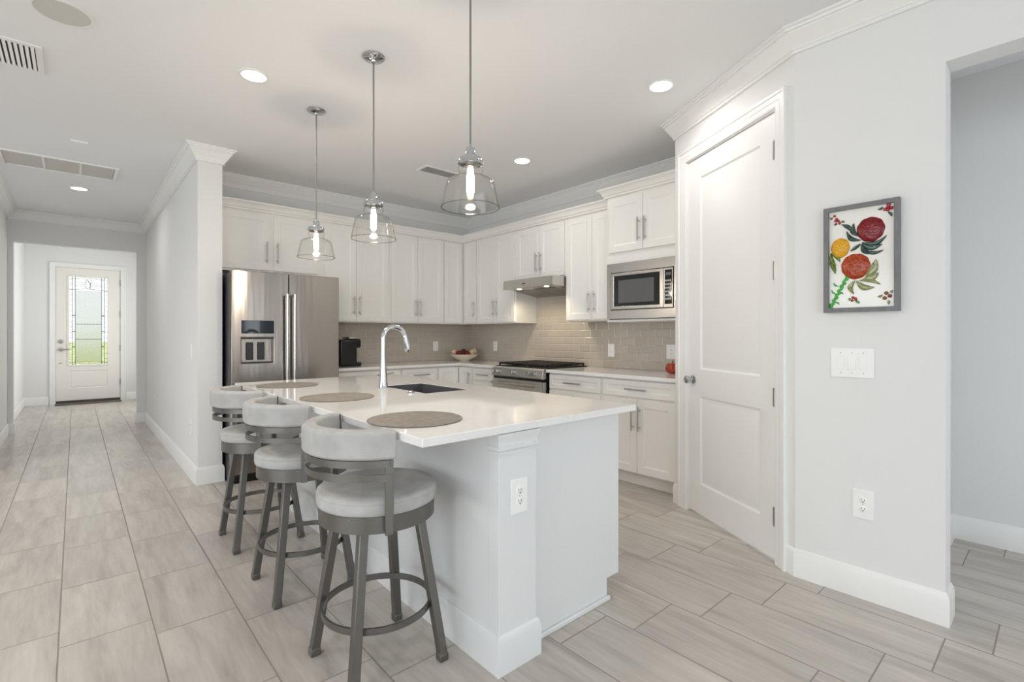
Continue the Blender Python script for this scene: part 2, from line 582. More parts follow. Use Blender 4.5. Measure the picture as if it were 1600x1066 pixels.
# pantry wall, running from the painting wall back towards the range wall
PA = math.radians(29)
pdv = Vector((math.sin(PA), math.cos(PA)))
pw = Vector((2.838, 1.058))-.018*Vector((-math.cos(PA), math.sin(PA)))
def pt(t): return pw+pdv*t
P_L = pt(1.015)
tR = (XR-pw.x)/pdv.x
P_R = pt(tR)
ROT_R = -PI/2                                    # things on walls that face -X
ROT_P = math.atan2(-pdv.y, -pdv.x)               # things on the pantry wall

struct('floor', box(BM(), -6.1, 4.2, -5.1, 12.25, -.1, 0), M['floor'])
struct('ceiling', box(BM(), -6.1, 4.2, -5.1, 12.25, CEIL, CEIL+.1), M['ceiling'])
b = box(BM(), XR, XR+.13, .345, P_R.y, 0, CEIL)
box(b, XR, XR+.13, -1.3, .345, 2.418, CEIL)
box(b, XR, XR+.13, -1.7, -1.3, 0, CEIL); box(b, XR, XR+.13, -5, -3.2, 0, CEIL)
box(b, XR, XR+.13, -3.2, -1.7, 0, .4); box(b, XR, XR+.13, -3.2, -1.7, 2.3, CEIL)
struct('wall_right', b, M['wall'])
b = BM()
back = Vector((math.cos(PA), -math.sin(PA)))*.12
LOCP = Matrix.Translation((P_L.x, P_L.y, 0)) @ Matrix.Rotation(ROT_P, 4, 'Z')
plen = (P_L-P_R).length
for x0, x1, z0, z1 in ((0, .155, 0, CEIL), (1.015, plen, 0, CEIL), (.155, 1.015, 2.475, CEIL)):
    box(b, x0, x1, 0, .12, z0, z1)
b.transform(LOCP)
struct('wall_pantry', b, M['wall'])
b = box(BM(), P_L.x, XK, P_L.y-.12, P_L.y, 0, CEIL)
struct('wall_pantry_side', b, M['wall'])
b = box(BM(), XR+.13, XK+.1, .47, .59, 0, CEIL)
struct('wall_alcove_side', b, M['wall'])
struct('wall_alcove_back', box(BM(), XK, XK+.1, -1.5, .47, 0, CEIL), M['wall'])
b = box(BM(), XR+.13, 3.05, -1.55, -1.45, 0, CEIL)
box(b, 3.95, XK, -1.55, -1.45, 0, CEIL); box(b, 3.05, 3.95, -1.55, -1.45, 0, .5); box(b, 3.05, 3.95, -1.55, -1.45, 2.4, CEIL)
struct('wall_alcove_end', b, M['wall'])
b = box(BM(), 3.05, 3.95, -1.55, -1.50, .5, .55); box(b, 3.05, 3.95, -1.55, -1.50, 2.35, 2.4); box(b, 3.05, 3.1, -1.55, -1.50, .55, 2.35); box(b, 3.9, 3.95, -1.55, -1.5, .55, 2.35)
w = struct('added_window_4', b, M['trim'])  # invented window, built to house the added alcove light
obj('pane', box(BM(), 3.1, 3.9, -1.53, -1.52, .55, 2.35), M['pane'], w)
struct('wall_range', box(BM(), XK, XK+.1, P_L.y-.12, YK+.1, 0, CEIL), M['wall'])
struct('wall_kitchen_back', box(BM(), .94, XK, YK, YK+.1, 0, CEIL), M['wall'])
struct('wall_hall_right', box(BM(), .76, .94, 4.79, 8.78, 0, CEIL), M['wall'])
b = box(BM(), -.735, -.583, 8.78, 8.9, 0, CEIL)
box(b, .657, 1.35, 8.78, 8.9, 0, CEIL)
box(b, -.583, .657, 8.78, 8.9, 2.425, CEIL)
struct('wall_hall_end', b, M['wall'])
struct('wall_hall_left', box(BM(), -.735, -.635, 6.3, 8.78, 0, CEIL), M['wall'])
YD = 12.1
DX0, DX1 = -.259, .645
struct('wall_foyer_left', box(BM(), -.775, -.675, 8.9, YD, 0, CEIL), M['wall'])
b = box(BM(), 1.3, 1.4, 8.9, 9.8, 0, CEIL)
box(b, 1.3, 1.4, 11.4, YD, 0, CEIL); box(b, 1.3, 1.4, 9.8, 11.4, 0, .5); box(b, 1.3, 1.4, 9.8, 11.4, 2.5, CEIL)
struct('wall_foyer_right', b, M['wall'])
b = box(BM(), 1.34, 1.4, 9.8, 11.4, .5, .55); box(b, 1.34, 1.4, 9.8, 11.4, 2.45, 2.5); box(b, 1.34, 1.4, 9.8, 9.85, .55, 2.45); box(b, 1.34, 1.4, 11.35, 11.4, .55, 2.45)
w = struct('window_3', b, M['trim'])
obj('pane', box(BM(), 1.365, 1.375, 9.85, 11.35, .55, 2.45), M['pane'], w)
b = box(BM(), -.775, DX0-.012, YD, YD+.12, 0, CEIL)
box(b, DX1+.012, 1.4, YD, YD+.12, 0, CEIL)
box(b, DX0-.012, DX1+.012, YD, YD+.12, 2.5, CEIL)
struct('wall_front', b, M['wall'])
struct('wall_living_far', box(BM(), -6.1, -.735, 6.3, 6.4, 0, CEIL), M['wall'])
b = box(BM(), -6.1, -6, -5, -2.6, 0, CEIL)
box(b, -6.1, -6, 3.6, 6.3, 0, CEIL); box(b, -6.1, -6, -2.6, 3.6, 2.42, CEIL); box(b, -6.1, -6, -2.6, 3.6, 0, .3)
struct('wall_left', b, M['wall'])
b = box(BM(), -6.1, -4.5, -5.1, -5, 0, CEIL)
box(b, 1.3, 2.92, -5.1, -5, 0, CEIL); box(b, -4.5, 1.3, -5.1, -5, 2.45, CEIL)
struct('wall_back', b, M['wall'])
w = struct('window_1', (lambda b: (box(b, -4.5, 1.3, -5.1, -5.02, 2.39, 2.45), [box(b, x-.03, x+.03, -5.1, -5.02, 0, 2.39) for x in (-4.47, -2.55, -.65, 1.27)], b)[-1])(BM()), M['trim'])
obj('pane', box(BM(), -4.44, 1.24, -5.07, -5.06, .0, 2.39), M['pane'], w)
w = struct('window_2', (lambda b: (box(b, -6.08, -6.0, -2.6, 3.6, 2.36, 2.42), box(b, -6.08, -6, -2.6, 3.6, .3, .36), [box(b, -6.08, -6., y-.03, y+.03, .36, 2.36) for y in (-2.57, -.5, 1.5, 3.57)], b)[-1])(BM()), M['trim'])
obj('pane', box(BM(), -6.05, -6.04, -2.54, 3.54, .36, 2.36), M['pane'], w)

b = BM()
for y0, y1, z0, z1 in ((-3.2, -1.7, .4, .45), (-3.2, -1.7, 2.25, 2.3), (-3.2, -3.15, .45, 2.25), (-1.75, -1.7, .45, 2.25)): box(b, XR+.07, XR+.13, y0, y1, z0, z1)
w = struct('added_window_5', b, M['trim'])  # invented window, opened for the light that streaks the refrigerator
obj('pane', box(BM(), XR+.09, XR+.10, -3.15, -1.75, .45, 2.25), M['pane'], w)

crown = [(o, CEIL-d_) for o, d_ in ((0, .122), (.015, .122), (.015, .105), (.021, .104), (.024, .094), (.034, .082), (.050, .058), (.061, .042), (.066, .036), (.066, .027), (.077, .026), (.081, .015), (.094, .014), (.094, .0005), (0, .0005))]
loop = [(XR, -5), (XR, P_R.y), (P_L.x, P_L.y), (XK, P_L.y), (XK, YK), (.94, YK), (.94, 4.79), (.76, 4.79), (.76, 8.78), (-.635, 8.78), (-.635, 6.3), (-6, 6.3), (-6, -5)]
struct('trim_1', sweep(BM(), crown, loop, True), M['trim'], smooth=25)
BH = .142
base = [(0, 0), (.015, 0), (.015, BH-.028), (.0125, BH-.02), (.011, BH-.012), (.006, BH-.004), (.004, BH), (0, BH)]
def skirting(name, path): struct(name, sweep(BM(), base, path), M['trim'], smooth=25)
pcl, pcr = pt(.956), pt(-.073)
skirting('baseboard_right', [(XR+.13, .345), (XR, .345), (P_R.x, P_R.y), (pcr.x, pcr.y)])
skirting('baseboard_pantry', [(pcl.x, pcl.y), (P_L.x, P_L.y), (3.48, P_L.y)])
skirting('baseboard_hall_right', [(.94, 5.0), (.94, 4.79), (.76, 4.79), (.76, 8.78), (.657, 8.78), (.657, 8.9)])
skirting('baseboard_hall_left', [(-.583, 8.9), (-.583, 8.78), (-.635, 8.78), (-.635, 6.3), (-6, 6.3)])
skirting('baseboard_foyer_right', [(1.3, YD), (DX1+.096, YD)])
skirting('baseboard_foyer_left', [(DX0-.096, YD), (-.675, YD), (-.675, 8.9)])
skirting('baseboard_alcove', [(XK, -1.45), (XK, .47), (XR+.13, .47)])

# pantry door, its casing, hinges and knob (door leaf between 0.155 and 1.015 along the wall)
d = bpy.data.objects.new('door_1', None); COL.objects.link(d)
d.location, d.rotation_euler = (P_L.x, P_L.y, 0), (0, 0, ROT_P)
d['kind'] = 'structure'
prof = [(.158, 1.012)]
leaf_ring = [(.012, .008), (.02, .008), (.045, .001), (.05, 0)]
obj('leaf', panel_slab(BM(), .159, 1.011, .016, 2.468, .046, .006, [(.305, .885, .222, .825), (.305, .885, 1.01, 2.33)], leaf_ring), M['trim'], d, bevel=.0015)
def casing(x0, x1, ztop, w, yf=0.):
    """Stepped door casing as three mitred runs, front towards -y."""
    bm = BM()
    pr = [(0, 0), (0, -.012), (.012, -.016), (.03, -.016), (.036, -.019), (w-.022, -.021), (w-.016, -.026), (w-.003, -.026), (w, -.02), (w, 0)]
    rings = []
    for (px, pz, mx, mz) in ((x0, 0, -1, 0), (x0, ztop, -1, 1), (x1, ztop, 1, 1), (x1, 0, 1, 0)):
        rings.append([bm.verts.new((px+mx*o, y, pz+mz*o)) for o, y in pr])
    for a, b in zip(rings, rings[1:]):
        for j in range(len(pr)): bm.faces.new((a[j], a[(j+1) % len(pr)], b[(j+1) % len(pr)], b[j]))
    bm.faces.new(rings[0]); bm.faces.new(rings[-1])
    return bm
obj('casing', casing(.152, 1.018, 2.478, .082), M['trim'], d, smooth=25)
b = box(BM(), .155, .159, 0, .12, 0, 2.475); box(b, 1.011, 1.015, 0, .12, 0, 2.475); box(b, .155, 1.015, 0, .12, 2.471, 2.475)
obj('jamb', b, M['trim'], d)
for z in (.25, .905, 1.6, 2.26):
    bm = tube(BM(), [(1.008, -.004, z-.05), (1.008, -.004, z+.05)], .006, 10)
    box(bm, .985, 1.008, .003, .007, z-.05, z+.05)
    obj('hinge', bm, M['nickel'], d, smooth=40)
bm = lathe(BM(), [(0, 0), (.028, 0), (.028, .006), (.012, .01), (.011, .03), (.022, .036), (.028, .048), (.026, .06), (.014, .066), (0, .067)], seg=24)
bm.transform(Matrix.Translation((.225, .006, .936)) @ Matrix.Rotation(PI/2, 4, 'X'))
obj('knob', bm, M['chrome'], d, smooth=50)

# front door at the far end of the hall
d = bpy.data.objects.new('door_2', None); COL.objects.link(d)
d.location = (0, YD, 0)
d['kind'] = 'structure'
GX0, GX1, GZ0, GZ1 = -.084, .459, .70, 2.325
bm = BM()
box(bm, DX0, GX0-.02, .01, .055, .05, 2.48); box(bm, GX1+.02, DX1, .01, .055, .05, 2.48)
box(bm, GX0-.02, GX1+.02, .01, .055, GZ1+.02, 2.48)
panel_slab(bm, GX0-.02, GX1+.02, .05, GZ0-.02, .055, .01, [(GX0, GX1, .27, .59)], [(.012, .008), (.03, .003)])
obj('leaf', bm, M['doorwhite'], d)
bm = BM()
for (x0, x1, z0, z1) in ((GX0-.028, GX0, GZ0-.028, GZ1+.028), (GX1, GX1+.028, GZ0-.028, GZ1+.028), (GX0, GX1, GZ0-.028, GZ0), (GX0, GX1, GZ1, GZ1+.028)):
    box(bm, x0, x1, 0, .06, z0, z1)
obj('glazing_frame', bm, M['doorwhite'], d, bevel=.004)
g = obj('pane', (lambda b: (box(b, GX0, GX0+.085, .028, .034, GZ0, GZ1), box(b, GX1-.085, GX1, .028, .034, GZ0, GZ1), box(b, GX0+.085, GX1-.085, .028, .034, GZ1-.25, GZ1), box(b, GX0+.085, GX1-.085, .028, .034, GZ0, GZ0+.05))[-1])(BM()), M['edgeglass'], d)
obj('textured_pane', box(BM(), GX0+.085, GX1-.085, .028, .034, GZ0+.05, GZ1-.25), M['texglass'], d)
bm = BM()
def came(pts, r=.004): tube(bm, [(x, .026, z) for x, z in pts], r*1.4, 6)
xa, xb = GX0+.085, GX1-.085
xa0, xb0 = GX0+.045, GX1-.045
zt, zb = GZ1-.04, GZ0+.05
for x in (xa, xb, xa0, xb0): came([(x, GZ0), (x, GZ1)])
for z in (zb, zb-.025): came([(GX0, z), (GX1, z)], .003)
def arc(z, rise): came([(GX0+(GX1-GX0)*i/12, z+rise*math.sin(PI*i/12)) for i in range(13)], .003)
arc(zt-.01, .03); arc(zt-.21, .03)
xm = (xa+xb)/2
for z in (zt-.06, zt-.095, zt-.13):
    came([(xa, z), (xm-.03, z)], .0025); came([(xm+.03, z), (xb, z)], .0025)
came([(xm-.035, zt+.0), (xm-.03, zt-.18)], .003); came([(xm+.035, zt), (xm+.02, zt-.18)], .003); came([(xm-.02, zt), (xm+.025, zt-.09), (xm+.02, zt-.18)], .005)
for z in (zb+.42, zb+.70): came([(xa, z), (xb, z)], .004)
for z in [GZ0+.1*i for i in range(1, 16)]:
    came([(GX0, z), (xa0, z)], .002); came([(xb0, z), (GX1, z)], .002)
for z in (zb+.56, zb+.86, zb+.28):
    for x in (xa0, xb0+.0): came([(x, z), (x+.04 if x < xm else x-.04, z)], .007)
obj('leaded_lines', bm, M['lead'], g)
obj('casing', casing(DX0-.012, DX1+.012, 2.49, .075), M['trim'], d, smooth=25)
for z in (.35, 1.0, 1.65, 2.25):
    obj('hinge', tube(BM(), [(DX1+.004, -.004, z-.06), (DX1+.004, -.004, z+.06)], .008, 8), M['nickel'], d)
def rosette(x, z, r, h):
    bm = lathe(BM(), [(0, 0), (r, 0), (r*.9, h*.8), (r*.5, h), (0, h)], seg=20)
    bm.transform(Matrix.Translation((x, .01, z)) @ Matrix.Rotation(PI/2, 4, 'X'))
    return bm
obj('deadbolt', rosette(DX0+.065, 1.13, .035, .025), M['nickel'], d, smooth=40)
bm = rosette(DX0+.065, .985, .032, .03)
tube(bm, [(DX0+.065, -.02, .985), (DX0+.065, -.045, .985), (DX0+.09, -.05, .985), (DX0+.18, -.045, .985)], .010, 8)
obj('door_lever', bm, M['nickel'], d, smooth=40)
obj('door_stop', rosette(DX0+.06, .74, .012, .02), M['nickel'], d, smooth=40)
b = box(BM(), DX0-.012, DX0-.003, 0, .12, 0, 2.5); box(b, DX1+.003, DX1+.012, 0, .12, 0, 2.5); box(b, DX0-.003, DX1+.003, 0, .12, 2.483, 2.5)
box(b, DX0-.003, DX0+.015, .058, .07, 0, 2.483); box(b, DX1-.015, DX1+.003, .058, .07, 0, 2.483)
obj('jamb', b, M['doorwhite'], d)
b = box(BM(), DX0-.003, DX1+.003, -.005, .11, .0, .048)
obj('threshold', b, M['slot'], d, bevel=.004)
struct('exterior_ground', box(BM(), -30, 30, 12.3, 120, -.12, -.06), M['grass'])
struct('exterior_patio', box(BM(), -20, 20, -25, -5.2, -.12, -.03), mat('patio', rgb(205, 203, 198), .9))
m_ = tag(obj('door_mat', box(BM(), DX0-.01, DX1+.01, YD-.32, YD-.03, .0, .012), M['mat'], bevel=.004), 'brown doormat on the floor before the white front door', 'doormat')

# ------------------------------------------------------------------ tiled splashback and worktops
CT = .914
tag(obj('tile_backsplash', box(BM(), 1.92, XK-.009, YK-.009, YK-.001, CT, 1.40), M['splash_x']), 'taupe subway tile splashback on the back wall behind coffee maker and bowl', 'backsplash')
b = box(BM(), XK-.009, XK-.001, P_L.y+.001, YK-.001, CT, 1.40)
box(b, XK-.009, XK-.001, 3.355, 4.118, 1.40, 1.80)
tag(obj('tile_backsplash', b, M['splash_y']), 'taupe subway tile splashback on the range wall under hood and microwave', 'backsplash')
YC, XC = 4.80, 3.405
b = prism(BM(), [(1.90, YC), (XC, YC), (XC, 4.125), (XK-.010, 4.125), (XK-.010, YK-.010), (1.90, YK-.010)], CT-.03, CT)
tag(obj('countertop', b, M['quartz'], bevel=.003), 'white quartz L-shaped worktop running through the kitchen corner left of the range', 'countertop')
b = box(BM(), XC, XK-.010, P_L.y+.002, 3.345, CT-.03, CT)
tag(obj('countertop', b, M['quartz'], bevel=.003), 'white quartz worktop right of the range beneath the microwave', 'countertop')

# ------------------------------------------------------------------ cabinets
RING = [(.004, .001), (.012, .007), (.016, .0075)]
def pull(name, x, z, L, vert, parent):
    bm = BM()
    y = -.034
    if vert:
        tube(bm, [(x, y, z-L/2), (x, y, z+L/2)], .006, 10)
        for s in (-1, 1): tube(bm, [(x, 0, z+s*(L/2-.03)), (x, y, z+s*(L/2-.03))], .0045, 8)
    else:
        tube(bm, [(x-L/2, y, z), (x+L/2, y, z)], .006, 10)
        for s in (-1, 1): tube(bm, [(x+s*(L/2-.03), 0, z), (x+s*(L/2-.03), y, z)], .0045, 8)
    return obj(name, bm, M['nickel'], parent, smooth=40)
def front(name, root, x0, x1, z0, z1, handle=None, stile=.056, L=.2):
    """A door or drawer front 2 cm thick; handle = 'l', 'r' (vertical, low), 'lt', 'rt' (vertical, high) or 'h'."""
    st = min(stile, (x1-x0)*.3, (z1-z0)*.27)
    o = obj(name, panel_slab(BM(), x0, x1, z0, z1, .0, -.02, [(x0+st, x1-st, z0+st, z1-st)], RING), M['cab'], root, bevel=.0015)
    if handle:
        if handle == 'h': h = pull('handle', (x0+x1)/2, (z0+z1)/2, L, False, o)
        else:
            x = x0+.03 if handle[0] == 'l' else x1-.03
            h = pull('handle', x, (z0+.07+L/2) if len(handle) == 1 else (z1-.05-L/2), L, True, o)
        h.location.y = -.02
    return o
def cabinet(label, loc, rot, x0, x1, z0, z1, depth, doors, toe=0, group=None, name='wall_cabinet', extra=None):
    r = thing(name, label, 'cabinet', loc, rot, group)
    b = box(BM(), x0, x1, 0, depth, z0, z1)
    if toe: box(b, x0, x1, .055, depth, 0, z0-.0005)
    obj('carcass', b, M['cab'], r, bevel=.001)
    for d_ in doors: front(d_[0], r, *d_[1:])
    return r
Yu = 5.13                                        # carcass faces; fronts stand 2 cm proud
UB, UT, DB, DT = 1.385, 2.425, 1.397, 2.405
LU = (0, Yu, 0)
dp = YK-Yu-.001
G1 = 'white wall cabinets on the back wall'
cabinet('white wall cabinet with two short doors above the refrigerator', LU, 0, .942, 1.915, 1.845, UT, dp, [('door', .985, 1.405, 1.868, DT, 'r'), ('door', 1.442, 1.868, 1.868, DT, 'l')], group=G1)
cabinet('white two-door wall cabinet directly right of the refrigerator, above the coffee maker', LU, 0, 1.916, 2.68, UB, UT, dp, [('door', 1.935, 2.277, DB, DT, 'r'), ('door', 2.281, 2.66, DB, DT, 'l')], group=G1)
cabinet('white two-door wall cabinet on the back wall behind the faucet, next to the corner', LU, 0, 2.681, 3.41, UB, UT, dp, [('door', 2.70, 3.04, DB, DT, 'r'), ('door', 3.044, 3.40, DB, DT, 'l')], group=G1)
# corner unit, folded round the inside corner: one door on each wall
r = thing('wall_cabinet', 'white corner wall cabinet with two narrow doors meeting in the kitchen corner', 'cabinet', (0, 0, 0))
Xu = 3.72
b = prism(BM(), [(3.411, Yu), (Xu, Yu), (Xu, 4.835), (XK-.001, 4.835), (XK-.001, YK-.001), (3.411, YK-.001)], UB, UT)
obj('carcass', b, M['cab'], r)
h1 = front('door', r, 0, .262, DB, DT)
h1.location = (3.423, Yu, 0)
h2 = front('door', r, 0, .240, DB, DT, 'r')
h2.location, h2.rotation_euler.z = (Xu, 5.088, 0), ROT_R
# range wall: local x runs from the corner towards the pantry
RU = (Xu, 4.834, 0)
dpr = XK-Xu-.001
def ry(y): return 4.834-y
G2 = 'white wall cabinets on the range wall'
cabinet('white two-door wall cabinet left of the range hood', RU, ROT_R, 0, ry(4.121), UB, UT, dpr, [('door', .012, ry(4.468), DB, DT, 'r'), ('door', ry(4.464), ry(4.135), DB, DT, 'l')], group=G2)
cabinet('white short two-door wall cabinet over the range hood', RU, ROT_R, ry(4.120), ry(3.358), 1.842, UT, dpr, [('door', ry(4.102), ry(3.737), 1.855, DT, 'r'), ('door', ry(3.733), ry(3.378), 1.855, DT, 'l')], group=G2)
cabinet('white two-door wall cabinet between range hood and microwave', RU, ROT_R, ry(3.357), ry(2.80), UB, UT, dpr, [('door', ry(3.348), ry(3.02), DB, DT, 'r'), ('door', ry(3.016), ry(2.81), DB, DT, 'l')], group=G2)
# moulding along the tops, an L
mould = [(0, UT-.002), (.022, UT-.002), (.024, UT+.012), (.034, UT+.02), (.040, UT+.04), (.056, UT+.06), (.066, UT+.066), (.068, UT+.078), (.0, UT+.078)]
mp = [(Xu, 2.80), (Xu, Yu), (.941, Yu)]
tag(obj('cabinet_crown_molding', sweep(BM(), mould, mp), M['cab'], smooth=25), 'white stepped crown molding along the tops of the wall cabinets round the corner', 'molding')
# microwave cabinet, deeper and taller
XM = 3.635
MU = (XM, 2.785, 0)
MW = 2.785-P_L.y-.003
r = thing('wall_cabinet', 'white deep wall cabinet holding the microwave beside the pantry, taller than its neighbours', 'cabinet', MU, ROT_R)
b = box(BM(), 0, MW, 0, XK-XM-.001, 1.888, 2.49)
box(b, 0, .022, 0, XK-XM-.001, UB-.02, 1.888); box(b, MW-.022, MW, 0, XK-XM-.001, UB-.02, 1.888); box(b, .022, MW-.022, 0, XK-XM-.001, UB-.02, UB)
obj('carcass', b, M['cab'], r, bevel=.001)
front('door', r, .03, .385, 1.985, 2.455, 'r'); front('door', r, .389, .745, 1.985, 2.455, 'l')
mz = 2.49-UT
b = sweep(BM(), [(o, z+mz) for o, z in mould], [(MW, 0), (0, 0), (0, XK-XM-.001)])
obj('crown_molding', b, M['cab'], r, smooth=25)

# base cabinets
BX = 3.45
BZ = .105
BT = CT-.0305
DZ0, DZ1 = .735, .868
g3 = 'white base cabinets on the range wall'
BR = (BX, 3.336, 0)
def rb(y): return 3.336-y
bd = XK-BX-.002
cabinet('white base cabinet with a drawer next to the right side of the range', BR, ROT_R, 0, rb(2.692), BZ, BT, bd, [('drawer', .014, rb(2.705), DZ0, DZ1, 'h'), ('door', .014, rb(3.022), .118, .715, 'rt'), ('door', rb(3.018), rb(2.705), .118, .715, 'lt')], toe=1, group=g3, name='base_cabinet')
cabinet('white base cabinet with a wide drawer above two doors, beside the pantry', BR, ROT_R, rb(2.691), rb(P_L.y+.003), BZ, BT, bd, [('drawer', rb(2.676), rb(1.985), DZ0, DZ1, 'h'), ('door', rb(2.676), rb(2.333), .118, .715, 'rt'), ('door', rb(2.329), rb(1.985), .118, .715, 'lt')], toe=1, group=g3, name='base_cabinet')
cabinet('white base cabinet with a drawer left of the range', (BX, 4.56, 0), ROT_R, 0, .435, BZ, BT, bd, [('drawer', .012, .425, DZ0, DZ1, 'h'), ('door', .012, .425, .118, .715, 'rt')], toe=1, group=g3, name='base_cabinet')
r = thing('base_cabinet', 'white corner base cabinet with a narrow door and upright handle, under the bowl', 'cabinet', (0, 0, 0))
YBF = 4.845
b = prism(BM(), [(3.14, YBF), (BX, YBF), (BX, 4.561), (XK-.002, 4.561), (XK-.002, YK-.002), (3.14, YK-.002)], BZ, BT)
prism(b, [(3.14, YBF+.055), (BX+.055, YBF+.055), (BX+.055, 4.561), (XK-.002, 4.561), (XK-.002, YK-.002), (3.14, YK-.002)], 0, BZ-.0005)
obj('carcass', b, M['cab'], r)
h1 = front('door', r, 0, .272, .118, .868); h1.location = (3.15, YBF, 0)
h2 = front('door', r, 0, .250, .118, .868, 'rt'); h2.location, h2.rotation_euler.z = (BX, 4.822, 0), ROT_R
g4 = 'white base cabinets on the back wall'
bdk = YK-YBF-.002
cabinet('white base cabinet with a drawer under the coffee maker, beside the refrigerator', (0, YBF, 0), 0, 1.902, 2.67, BZ, BT, bdk, [('drawer', 1.925, 2.655, DZ0, DZ1, 'h'), ('door', 1.925, 2.288, .118, .715, 'rt'), ('door', 2.292, 2.655, .118, .715, 'lt')], toe=1, group=g4, name='base_cabinet')
cabinet('white base cabinet with a drawer behind the island sink', (0, YBF, 0), 0, 2.671, 3.139, BZ, BT, bdk, [('drawer', 2.69, 3.125, DZ0, DZ1, 'h'), ('door', 2.69, 3.125, .118, .715, 'rt')], toe=1, group=g4, name='base_cabinet')

def wobj(name, bm, m, parent, **k):              # mesh given in world coordinates, parented to an unrotated thing
    bm.transform(Matrix.Translation(-Vector(parent.location)))
    return obj(name, bm, m, parent, **k)

# ------------------------------------------------------------------ island
IX0, IX1, IY0, IY1 = 1.16, 1.945, 1.44, 3.80
r = thing('kitchen_island', 'white panelled kitchen island with corner pilaster carrying the quartz top', 'kitchen island', (1.55, 2.6, 0))
b = box(BM(), IX0, IX0+.02, 1.44, IY1, 0, BT)
box(b, IX0+.02, IX1-.02, IY1-.02, IY1, 0, BT)
wobj('back_panel', b, M['island'], r)
b = BM()
a = [(1.18, 0), (1.875, 0), (1.875, .10), (1.945, .10), (1.945, BT), (1.18, BT)]
v0 = [b.verts.new((x, 1.44, z)) for x, z in a]; v1 = [b.verts.new((x, 1.458, z)) for x, z in a]
b.faces.new(v0); b.faces.new(v1)
for i in range(6): b.faces.new((v0[i], v0[(i+1) % 6], v1[(i+1) % 6], v1[i]))
wobj('end_panel', b, M['island'], r)
b = box(BM(), 1.945, 1.965, 1.4395, 1.475, .10, BT)
wobj('front_stile', b, M['island'], r, bevel=.001)
b = box(BM(), 1.925, 1.945, 1.458, IY1-.02, .10, .72); box(b, 1.86, 1.875, 1.458, IY1-.02, 0, .10); box(b, 1.875, 1.925, 1.458, IY1-.02, .09, .10)
wobj('front_frame', b, M['island'], r)
for i, (y0, y1) in enumerate(((1.48, 2.05), (2.05, 2.62), (2.62, 3.20), (3.20, 3.78))):
    o = front('door', r, .004, y1-y0-.004, .115, .87, 'rt' if i % 2 == 0 else 'lt')
    o.location, o.rotation_euler.z = (1.945-1.55, y0-2.6, 0), PI/2
b = box(BM(), IX0, 1.35, 1.38, 1.44, 0, BT)
wobj('pilaster', b, M['island'], r, bevel=.0015)
cap = [(0, .803), (.007, .803), (.008, .811), (.002, .815), (.011, .821), (.012, .834), (.004, .838), (.006, .853), (.014, .872), (.016, .8825), (0, .8825)]
wobj('capital', sweep(BM(), cap, [(1.35, 1.44), (1.35, 1.38), (1.16, 1.38), (1.16, 1.44)]), M['island'], r, smooth=20)
wobj('skirting', sweep(BM(), base, [(1.35, 1.44), (1.35, 1.38), (1.16, 1.38), (1.16, IY1)]), M['island'], r, smooth=25)
wobj('shoe_molding', box(BM(), 1.35, 1.885, 1.425, 1.44, 0, .021), M['island'], r, bevel=.004)

SX0, SX1, SY0, SY1 = 1.50, 1.785, 2.43, 2.955   # inner faces of the basin
def holed_slab(x0, x1, y0, y1, a0, a1, c0, c1, z0, z1):
    bm = BM()
    O = [(x0, y0), (x1, y0), (x1, y1), (x0, y1)]
    I = [(a0, c0), (a1, c0), (a1, c1), (a0, c1)]
    L = {(k, z): [bm.verts.new((x, y, z)) for x, y in P] for k, P in (('o', O), ('i', I)) for z in (z0, z1)}
    for i in range(4):
        j = (i+1) % 4
        for z in (z0, z1): bm.faces.new((L['o', z][i], L['o', z][j], L['i', z][j], L['i', z][i]))
        for k in 'oi': bm.faces.new((L[k, z0][i], L[k, z0][j], L[k, z1][j], L[k, z1][i]))
    return bm
b = holed_slab(.829, 2.005, 1.366, 3.83, SX0-.007, SX1+.007, SY0-.007, SY1+.007, CT-.03, CT)
tag(obj('island_countertop', b, M['quartz'], bevel=.003), 'large white quartz top of the island with a sink cut-out', 'countertop')
r = thing('kitchen_sink', 'dark grey undermount sink set in the island worktop', 'sink', (1.635, 2.69, .66))
b = BM()
e, zf, zt = .0065, .67, CT-.0015
box(b, SX0-e, SX0, SY0-e, SY1+e, zf, zt); box(b, SX1, SX1+e, SY0-e, SY1+e, zf, zt)
box(b, SX0, SX1, SY0-e, SY0, zf, zt); box(b, SX0, SX1, SY1, SY1+e, zf, zt); box(b, SX0-e, SX1+e, SY0-e, SY1+e, zf-.012, zf)
wobj('basin', b, M['sink'], r)
wobj('drain', lathe(BM(), [(0, 0), (.045, 0), (.045, .003), (.035, .004), (.03, .002), (0, .002)], (1.635, 2.69, zf)), M['nickel'], r, smooth=40)

r = thing('kitchen_faucet', 'tall chrome gooseneck pull-down faucet on the island beside the sink', 'faucet', (1.452, 2.86, CT))
fp = [(1.452, 2.86, CT+z) for z in (0, .004, .05, .12, .20)]
wobj('base', tube(BM(), fp, [.030, .029, .0255, .0205, .0162], 24), M['chrome'], r, smooth=40)
pts, rad = [(1.452, 2.86, CT+.2)], [.0162]
R_, zc = .078, 1.222
pts.append((1.452, 2.86, zc)); rad.append(.0162)
for i in range(1, 22):
    a = PI-(PI-.32)*i/21
    pts.append((1.452+R_+R_*math.cos(a), 2.86, zc+R_*math.sin(a))); rad.append(.0162)
wobj('spout', tube(BM(), pts, rad, 20), M['chrome'], r, smooth=40)
p0 = Vector(pts[-1]); dr = Vector((.22, 0, -1)).normalized()
hp = [p0, p0+dr*.004, p0+dr*.03, p0+dr*.085, p0+dr*.105, p0+dr*.108]
wobj('spray_head', tube(BM(), hp, [.0162, .0172, .018, .021, .021, .0185], 20), M['chrome'], r, smooth=40)
